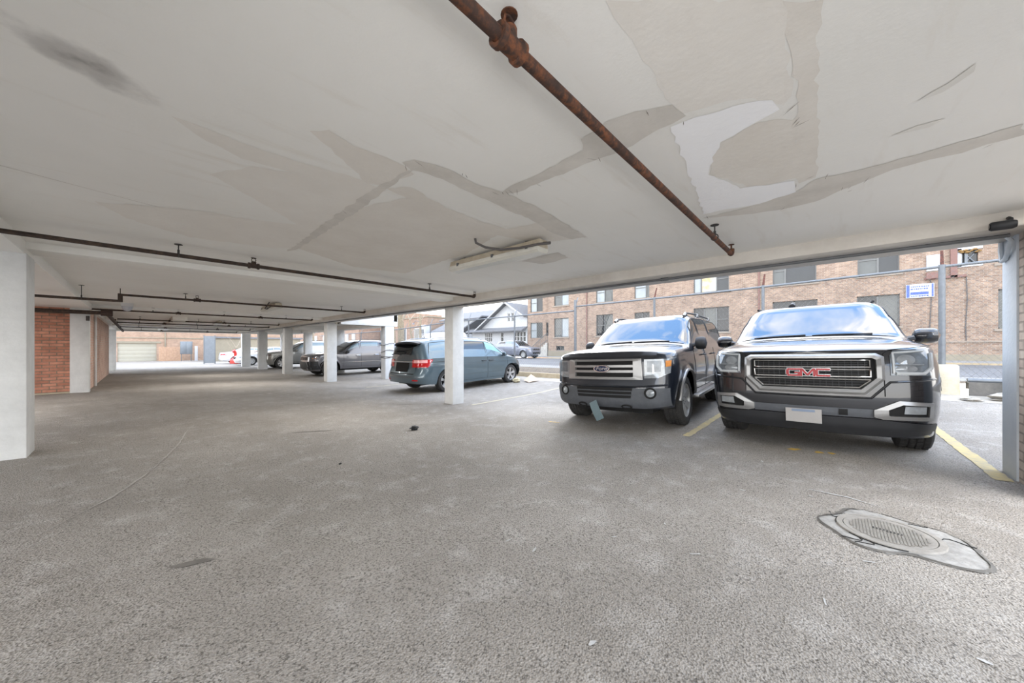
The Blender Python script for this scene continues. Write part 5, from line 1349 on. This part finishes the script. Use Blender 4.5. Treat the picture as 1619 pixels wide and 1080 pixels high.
b = MB(); b.box((BX-.02, -5.05, 5.3), (BX+.06, -4.95, 5.9), rot=None); b.tube([(BX-.02, -5.3, 5.3), (BX+.02, -4.95, 5.85)], .02, 5); b.tube([(BX-.02, -4.92, 5.3), (BX+.02, -5.25, 5.8)], .02, 5); b.build('bent_grille', 'steel', bb)
for y in (-3.85, -5.0):
    b = MB(); b.tube([(BX-.03, y, 4.7), (BX-.04, y-.03, 3.6), (BX-.03, y+.02, 2.2), (BX-.03, y, 1.5)], .02, 5); b.build('wall_cable', 'cable', bb)
sg_ = empty('wall_sign', (BX-.06, -3.49, 4.14)); tag(sg_, 'small blue and white sign on the brick wall above the black SUV', 'sign')
b = MB(); b.box((-.02, -.49, -.36), (.02, .49, .36)); b.build('sign_board', 'sign_white', sg_, smooth=0)
b = MB(); b.box((-.026, .36, -.33), (-.018, .47, .33)); b.box((-.026, -.30, -.2), (-.018, .33, -.06)); b.box((-.026, -.46, -.33), (-.018, -.40, .33)); b.build('blue_bands', 'sign_blue', sg_, smooth=0)
rn = random.Random(3); b = MB()
for row in (.22, .10, -.27):
    y = .31
    while y > -.3:
        w_ = rn.uniform(.02, .07); b.box((-.025, y-w_, row-.03), (-.018, y, row+.03)); y -= w_+.025
b.build('small_print', 'sign_blue', sg_, smooth=0, merge=False)

# white house
hs = empty('house'); tag(hs, 'white bungalow with grey gable roof and porch windows beyond the parked minivan', 'house')
HX = 29.0
PH = lambda y, z, w: Vector((HX+w, y, z))
hh = [(26.95, 27.35, 4.05, 5.05), (26.35, 26.75, 4.05, 5.05), (29.9, 31.2, 1.75, 2.85), (28.0, 28.5, 1.75, 2.85), (24.6, 26.4, 1.75, 2.85)]
b = MB(); holed_wall(b, PH, 24.4, 33.6, -.3, 3.3, hh[2:], .1, 0)
us = sorted([24.4, 32.0, 27.3, 26.35, 26.75, 26.95, 27.35])
def gab(y): return 3.3+2.9*(1-abs(y-27.3)/4.7)
for a, c in zip(us, us[1:]):
    m = (a+c)/2
    if any(h_[0] < m < h_[1] for h_ in hh[:2]):
        b.add([PH(a, 3.3, 0), PH(c, 3.3, 0), PH(c, 4.05, 0), PH(a, 4.05, 0)], [(0, 1, 2, 3)]); b.add([PH(a, 5.05, 0), PH(c, 5.05, 0), PH(c, gab(c), 0), PH(a, gab(a), 0)], [(0, 1, 2, 3)])
    else: b.add([PH(a, 3.3, 0), PH(c, 3.3, 0), PH(c, gab(c), 0), PH(a, gab(a), 0)], [(0, 1, 2, 3)])
b.box((29.0, 33.5, -.3), (38, 33.6, 3.3)); b.box((31.5, 31.0, -.3), (40, 43, 5.15)); b.build('wall', 'siding', hs, smooth=0, recalc=False)
for h_ in hh: window_unit(hs, PH, h_, .1, cols=1 if h_[1]-h_[0] < .7 else 4, mats=('win_mid',), fr='win_white', rails=(0, 1, 2, 3))
def slab_roof(name, pts, th, mat, root):
    b = MB(); n = len(pts); vs = [Vector(p) for p in pts]; b.add(vs+[v-Vector((0, 0, th)) for v in vs], [tuple(range(n)), tuple(range(2*n-1, n-1, -1))]+[(i, i+n, (i+1) % n+n, (i+1) % n) for i in range(n)]); return b.build(name, mat, root, smooth=0)
slab_roof('roof', [(28.4, 27.3, 6.32), (39, 27.3, 6.32), (39, 24.4, 4.53), (28.4, 24.4, 4.53)], .16, 'shingle', hs)
slab_roof('roof', [(28.4, 27.3, 6.32), (39, 27.3, 6.32), (39, 32.6, 3.05), (28.4, 32.6, 3.05)], .16, 'shingle', hs)
slab_roof('porch_roof', [(29.1, 24.4, 3.45), (29.1, 33.8, 3.45), (28.1, 33.8, 3.05), (28.1, 24.4, 3.05)], .14, 'shingle', hs)
slab_roof('side_roof', [(28.5, 31.2, 5.0), (33, 31.2, 5.0), (33, 36.2, 3.05), (28.5, 36.2, 3.05)], .14, 'shingle', hs)
slab_roof('rear_roof', [(31.0, 30.0, 5.1), (31.0, 43.5, 5.1), (35.5, 43.5, 6.6), (35.5, 30.0, 6.6)], .15, 'shingle', hs)
b = MB()
for s_, q in ((1, 5.3), (-1, 2.9)): b.tube([(28.38, 27.3, 6.24), (28.38, 27.3+s_*q, 6.24-3.26*q/5.3)], .10, 4)
b.build('barge_board', 'fascia', hs, smooth=0)
b = MB()
for i in range(22): b.box((27.3, 24.5+i*.5, .1), (27.36, 24.97+i*.5, 1.15))
b.box((27.36, 24.5, .4), (27.4, 35.5, .5)); tag(b.build('board_fence', 'wood_fence', smooth=0, merge=False), 'low brown board fence before the white house, behind the grey street car', 'fence')

# low brick building and outbuilding further up the street
tb = empty('brick_building'); tag(tb, 'flat-topped orange-tan brick building seen left of the white house between columns', 'building')
b = MB(); b.box((30, 45, -.5), (44, 60, 5.7)); b.build('wall', 'brick_far', tb, smooth=0)
b = MB(); b.box((29.9, 44.9, 5.7), (44.1, 60.1, 5.85)); b.build('coping', 'found', tb, smooth=0)
for (y, z) in ((47, 2.2), (51, 2.2), (56, 2.2)):
    b = MB(); b.box((29.9, y, z), (30.05, y+1.6, z+1.9)); w = b.build('window', 'win_white', tb, smooth=0); b = MB(); b.box((29.87, y+.12, z+.12), (29.92, y+1.48, z+1.78)); b.build('pane', 'win_mid', w, smooth=0)
ob = empty('outbuilding'); tag(ob, 'small white outbuilding with sloping grey roof above the white van', 'building')
b = MB(); b.box((27.5, 37.0, -.2), (30, 43.5, 2.9)); b.build('wall', 'siding', ob, smooth=0)
slab_roof('roof', [(27.2, 36.6, 3.0), (27.2, 41.0, 3.0), (30, 41.0, 4.3), (30, 36.6, 4.3)], .15, 'shingle', ob)
b = MB(); b.box((27.0, 41.1, 2.9), (28.0, 42.4, 4.2)); b.build('rooftop_unit', 'sign_white', ob, bevel=.04); b = MB(); b.box((26.97, 41.4, 3.0), (27.02, 42.1, 3.6)); b.build('unit_grille', 'steel', ob, smooth=0)
pb = empty('brick_building'); tag(pb, 'pink brick building with white windows seen over the graphite SUV roof', 'building')
b = MB(); b.box((27, 62, -.6), (45, 100, 8)); b.build('wall', 'brick_far', pb, smooth=0)
for y in (63.5, 66.5, 70, 74, 78, 83, 88):
    for z in (1.6, 4.6):
        b = MB(); b.box((26.9, y, z), (27.05, y+1.3, z+1.9)); w = b.build('window', 'win_white', pb, smooth=0); b = MB(); b.box((26.86, y+.1, z+.1), (26.93, y+1.2, z+1.8)); b.build('pane', 'win_light', w, smooth=0)

# far end of the alley
fe = empty('garage_building'); tag(fe, 'tan brick garage building closing the far end of the alley', 'building')
PF = lambda x, z, w: Vector((x, 58+w, z))
b = MB(); holed_wall(b, PF, -22, 16, -1.2, 7.5, [(-1.38, 1.64, -1.2, 1.56)], .2, 0); b.build('wall', 'brick_farx', fe, smooth=0, recalc=False)
b = MB(); b.box((-1.7, 57.93, 1.58), (2.0, 58.05, 1.8)); b.box((-22, 57.95, 2.15), (16, 58.02, 2.25)); b.build('stone_lintel', 'found', fe, smooth=0)
gd = MB()
for i in range(5): gd.box((-1.38, 58.1, -.6+i*.432), (1.64, 58.14, -.6+i*.432+.431))
gd.build('garage_door', 'garage_door', fe, bevel=.004)
b = MB(); b.tube([(2.35, 57.9, -.5), (2.35, 57.9, 7)], .06, 8); b.build('downpipe', 'found', fe)
wf = empty('board_fence'); tag(wf, 'brown board fence beside the cream garage door', 'fence')
for i in range(13):
    b = MB(); b.box((1.75+i*.15, 56.0, g(2.5, 56)-.02), (1.75+i*.15+.135, 56.04, g(2.5, 56)+1.62+(i % 3)*.015)); b.build('board', 'wood_fence', wf, smooth=0)
mc = empty('meter_cabinet', (3.9, 54, 0)); tag(mc, 'grey sheet-metal meter cabinet on posts at the far end', 'cabinet')
b = MB(); b.box((-.52, -.15, .35), (.5, .25, 1.78)); b.build('cabinet_body', 'metal_grey', mc, bevel=.01)
b = MB(); b.box((-.48, -.17, .4), (-.02, -.15, 1.72)); b.box((.02, -.17, .4), (.46, -.15, 1.72)); b.build('cabinet_door', 'metal_grey', mc, bevel=.004)
for x in (-.42, .4): b = MB(); b.tube([(x, .05, g(3.9, 54)), (x, .05, .4)], .04, 8); b.build('post', 'steel', mc)
b = MB(); b.box((4.6, 53.9, g(4.7, 54)), (4.85, 54.1, 1.25)); tag(b.build('meter_box', 'sign_white', bevel=.01), 'narrow white meter box next to the grey cabinet', 'box')
mg = empty('sheet_metal_gate', (4.02, 40.2, 0)); tag(mg, 'open grey sheet-metal gate leaf beyond the far columns', 'gate')
b = MB(); b.box((0, -.02, g(4, 40)+.06), (.75, .02, 2.12), rot=Matrix.Rotation(-.35, 3, 'Z')); b.build('gate_sheet', 'metal_grey', mg, smooth=0)
for q in (0, .75): b = MB(); v = Matrix.Rotation(-.35, 3, 'Z') @ Vector((q, 0, 0)); b.tube([(v.x, v.y, g(4, 40)), (v.x, v.y, 2.2)], .04, 8); b.build('gate_post', 'steel', mg)
b = MB(); b.box((5.6, 49, -.7), (14, 54, 2.1)); sh = b.build('shed', 'found', smooth=0); tag(sh, 'low pale block shed behind the white sedan', 'shed')
b = MB(); b.box((5.4, 48.8, 2.1), (14.2, 54.2, 2.28)); b.build('shed_roof', 'shingle', sh, smooth=0)
sn = empty('snow_blower', (5.72, 36.9, g(5.7, 36.9)), .4); tag(sn, 'red snow blower standing by the far column and the white sedan', 'machine')
b = MB(); b.prism([(-.32, .06), (.3, .06), (.34, .2), (.28, .5), (-.1, .56), (-.32, .35)], lambda u, v, t: Vector((u, t, v)), -.28, .28); b.build('housing', 'red', sn, bevel=.02)
b = MB(); b.tube([(-.05, 0, .5), (-.05, 0, .95), (-.2, 0, 1.15)], [.10, .11, .15], 8); b.build('chute', 'red', sn)
for s_ in (1, -1):
    b = MB(); b.lathe([(.001, -.05), (.19, -.05), (.2, 0), (.19, .05), (.001, .05)], (.25, s_*.33, .2), 'Y', 20); b.build('wheel', 'tyre', sn)
    b = MB(); b.tube([(.25, s_*.22, .4), (.75, s_*.22, .95)], .015, 6); b.build('handle', 'steel_dark', sn)

# ------------------------------------------------------------------ trees and street lamp
def tree(label, x, y, z, h, r, seed, cat='tree', spread=1.0, depth=5, lean=0.0):
    rn = random.Random(seed); t = empty('bare_tree', (x, y, z)); tag(t, label, cat)
    b = MB(); br = MB()
    def grow(p, d, L, r_, k):
        pts = [p]; rr = [r_]; n = 5
        for i in range(n):
            d = (d+Vector((rn.uniform(-.14, .14), rn.uniform(-.14, .14), .05))*spread).normalized(); p = p+d*L/n; pts.append(p); rr.append(r_*(1-.35*(i+1)/n))
        (b if k == 0 else br).tube(pts, rr, 8 if k < 2 else 4, caps=False)
        if k >= depth: return
        for i in range(3 if k < 2 else 2):
            a = rn.uniform(0, 2*PI); q = Vector((math.cos(a), math.sin(a), rn.uniform(.3, .9)))*spread
            grow(pts[-1] if i < 2 else pts[3], (d*.8+q*.75).normalized(), L*rn.uniform(.55, .8), rr[-1]*(.72 if i == 0 else .55), k+1)
    grow(Vector((0, 0, -.05)), Vector((lean, 0, 1)).normalized(), h, r, 0)
    b.build('trunk', 'bark', t); br.build('branches', 'twig', t)
    return t
tree('thick bare tree trunk between the outer column and the minivan, by the fence', 13.2, 22.9, street_z(22), 4.6, .27, 3)
tree('slim bare tree rising above the orange-tan building', 27.0, 43.5, street_z(40), 5, .16, 8)
tree('bare leafless tree over the roof of the outbuilding', 26.2, 48, street_z(50), 5.5, .2, 12)
tree('small bare leaning tree in front of the pale shed', 6.6, 45.5, g(6.6, 45.5), 1.6, .06, 21, spread=1.3, depth=4, lean=.5)
tree('bare sapling beside the pale shed, behind the white car', 8.5, 44.0, g(8.5, 44), 2.2, .07, 33, spread=1.2, depth=4)
tree('bare street tree behind the silver SUV', 12.4, 39, street_z(39), 3.6, .22, 41)
sl = empty('street_lamp', (19.8, 31.0, street_z(31))); tag(sl, 'weathered wooden pole with a small lamp arm above the white van', 'street lamp')
b = MB(); b.tube([(0, 0, 0), (0, 0, 4.4)], [.15, .11], 10); b.build('pole', 'bark', sl)
b = MB(); b.tube([(0, 0, 3.6), (-.2, .6, 3.75), (-.2, 1.0, 3.5)], .025, 6); b.build('lamp_arm', 'steel', sl)
b = MB(); b.lathe([(.001, .08), (.08, .05), (.14, -.05), (.001, -.06)], (-.2, 1.0, 3.45), 'Z', 12); b.build('lamp_head', 'steel', sl)

# ------------------------------------------------------------------ cars
big_suv(); old_suv(); minivan()
mid_suv('graphite SUV with torn front bumper parked behind the white concrete column', 'grey_paint', 7.75, 18.5, PI, damaged=True)
mid_suv('silver SUV with orange marker lamp parked beyond the graphite SUV', 'silver_paint', 7.85, 26.75, PI, fine=False, scale=1.03)
sedan('white car parked nose-in past the silver SUV, chrome wheel by the far column', 'white_paint', 7.4, 33.6, PI)
sedan('white sedan parked tail-out near the red snow blower', 'white_paint', 7.3, 38.9, 0)
gz = lambda x, y: street_z(y)-.02
mid_suv('blue-grey compact SUV parked across the street before the white house', 'blue_grey_paint', 23.9, 21.2, -PI/2, fine=False, scale=.93, rails=False)
def van():
    r = empty('van'); tag(r, 'white work van parked on the street beyond the minivan roof', 'car')
    C_ = Car(hw=1.0, xF=3.1, xR=-3.2, wb=3.9, R=.36, arch=.42, rock=.3, cf=(.4, .35, .15), cr=(.15, .15, .02), tum=.08, inn=.02, rd=.15, wout=0, flare=.01, n=2.6,
      fprof=[(.25, .1), (.4, 0), (.9, .03), (1.1, .1)], rprof=[(.3, 0), (2, 0)], sprof=[(.3, .04), (.5, .01), (1.2, .0), (1.4, .03)], bottom=[(-3.2, .4), (3.1, .3)],
      shoulder=[(-3.2, 1.25), (1.5, 1.25), (2.2, 1.2), (3.1, 1.05)], roof=[(-3.2, 1.27), (-3.17, 2.1), (-3.05, 2.36), (0, 2.4), (1.1, 2.36), (1.3, 2.28), (2.15, 1.32), (2.4, 1.26), (3.1, 1.05)])
    C_.shell(r, 'white_paint'); C_.windshield(r, 2.1, 1.36, .92, 'glass_grey')
    for sg in (1, -1):
        C_.window(r, 1.95, .95, sg, slant=(-.55, 0), hi=.8, mat='windshield'); C_.doors(r, [1.9, .85], sg, handles=(.95,)); C_.mirror(r, 1.8, 1.4, sg, 'plastic', .18, .28, .08)
        C_.fpatch(r, 'headlight', [(sg*.55, .75), (sg*.92, .75), (sg*.92, .98), (sg*.55, .98)], 'lamp_clear')
    mb = MB(); 
    for s_ in (.6, -.6): mb.tube([(-2.8, s_, 2.5), (.6, s_, 2.5)], .025, 6)
    for x in (-2.6, -1.2, .4): mb.tube([(x, -.7, 2.5), (x, .7, 2.5)], .02, 6); mb.tube([(x, .6, 2.36), (x, .6, 2.5)], .02, 6); mb.tube([(x, -.6, 2.36), (x, -.6, 2.5)], .02, 6)
    mb.build('roof_rack', 'steel', r)
    C_.wheels(r, spokes=8, tw=.22); C_.place(r, 19.6, 27.5, PI/2)
van()

# ------------------------------------------------------------------ sky, added fill lights, camera
w = bpy.data.worlds.new('sky'); SC.world = w; w.use_nodes = True; nt = w.node_tree; bg = nt.nodes['Background']
tc = nt.nodes.new('ShaderNodeTexCoord'); v = tc.outputs['Generated']
sep = nt.nodes.new('ShaderNodeSeparateXYZ'); nt.links.new(v, sep.inputs[0])
grad = ramp(nt, sep.outputs['Z'], [(0, (.90, .93, .97, 1)), (.16, (.74, .84, .96, 1)), (.5, (.30, .50, .84, 1)), (1, (.20, .40, .78, 1))])
mp = nt.nodes.new('ShaderNodeMapping'); mp.inputs['Scale'].default_value = (1.0, 1.0, 1.4); mp.inputs['Location'].default_value = (2.3, .4, 0); nt.links.new(v, mp.inputs['Vector'])
cl = noise(nt, mp.outputs[0], 3.6, 9, .58); cl.inputs['Distortion'].default_value = .4
cm = ramp(nt, cl.outputs[0], [(.40, (0, 0, 0, 1)), (.58, (1, 1, 1, 1))])
lo = ramp(nt, sep.outputs['Z'], [(0, (1, 1, 1, 1)), (.35, (0, 0, 0, 1))])
mx_ = nt.nodes.new('ShaderNodeMath'); mx_.operation = 'MAXIMUM'; nt.links.new(cm.outputs[0], mx_.inputs[0]); nt.links.new(lo.outputs[0], mx_.inputs[1])
c = mixc(nt, mx_.outputs[0], grad.outputs[0], (1.0, .97, .925, 1))
nt.links.new(c, bg.inputs['Color']); bg.inputs['Strength'].default_value = WORLD

def area(name, loc, rot, sx, sy, power, col=(1, 1, 1)):
    l = bpy.data.lights.new(name, 'AREA'); l.shape = 'RECTANGLE'; l.size = sx; l.size_y = sy; l.energy = power; l.color = col
    o = bpy.data.objects.new(name, l); COL.objects.link(o); o.location = loc; o.rotation_euler = rot; return o
for (x, y, z, sx, sy, e) in FILL_LAMPS: area('added_fill_lamp', (x, y, z), (0, 0, 0), sx, sy, e, (1, .975, .94))  # bare fill lights added out of view, no fixtures belong to them
fl = bpy.data.lights.new('added_ceiling_spot', 'SPOT'); fl.energy = CEILING_FILL; fl.spot_size = math.radians(95); fl.spot_blend = 1; fl.shadow_soft_size = .35  # added spot behind the camera, lifts the ceiling brightness
fo = bpy.data.objects.new('added_ceiling_spot', fl); COL.objects.link(fo); fo.location = (-.7, -.7, 1.15)
fo.rotation_euler = (Vector((4.6, 3.3, 2.3))-fo.location).to_track_quat('-Z', 'Y').to_euler()
yl = bpy.data.lights.new('added_floor_spot', 'SPOT'); yl.energy = FLOOR_FILL; yl.spot_size = math.radians(70); yl.spot_blend = .9; yl.shadow_soft_size = .6; yl.color = (.96, .98, 1)  # added spot hidden above the beam, brightens the floor before the cars
yo = bpy.data.objects.new('added_floor_spot', yl); COL.objects.link(yo); yo.location = (9.0, 5.8, 3.2)
yo.rotation_euler = (Vector((2.9, 2.6, .3))-yo.location).to_track_quat('-Z', 'Y').to_euler()
cam = bpy.data.cameras.new('camera'); co = bpy.data.objects.new('camera', cam); COL.objects.link(co)
co.location = (0, 0, Z0); co.rotation_euler = (PI/2, 0, math.radians(42.59-90))
cam.sensor_width = 36; cam.lens = 36*546.6/1619; cam.shift_y = 8/1619; cam.clip_start = .05; cam.clip_end = 400
SC.camera = co
SC.view_settings.view_transform = 'Standard'; SC.view_settings.look = 'None'; SC.view_settings.gamma = 1; SC.view_settings.exposure = EXPOSURE
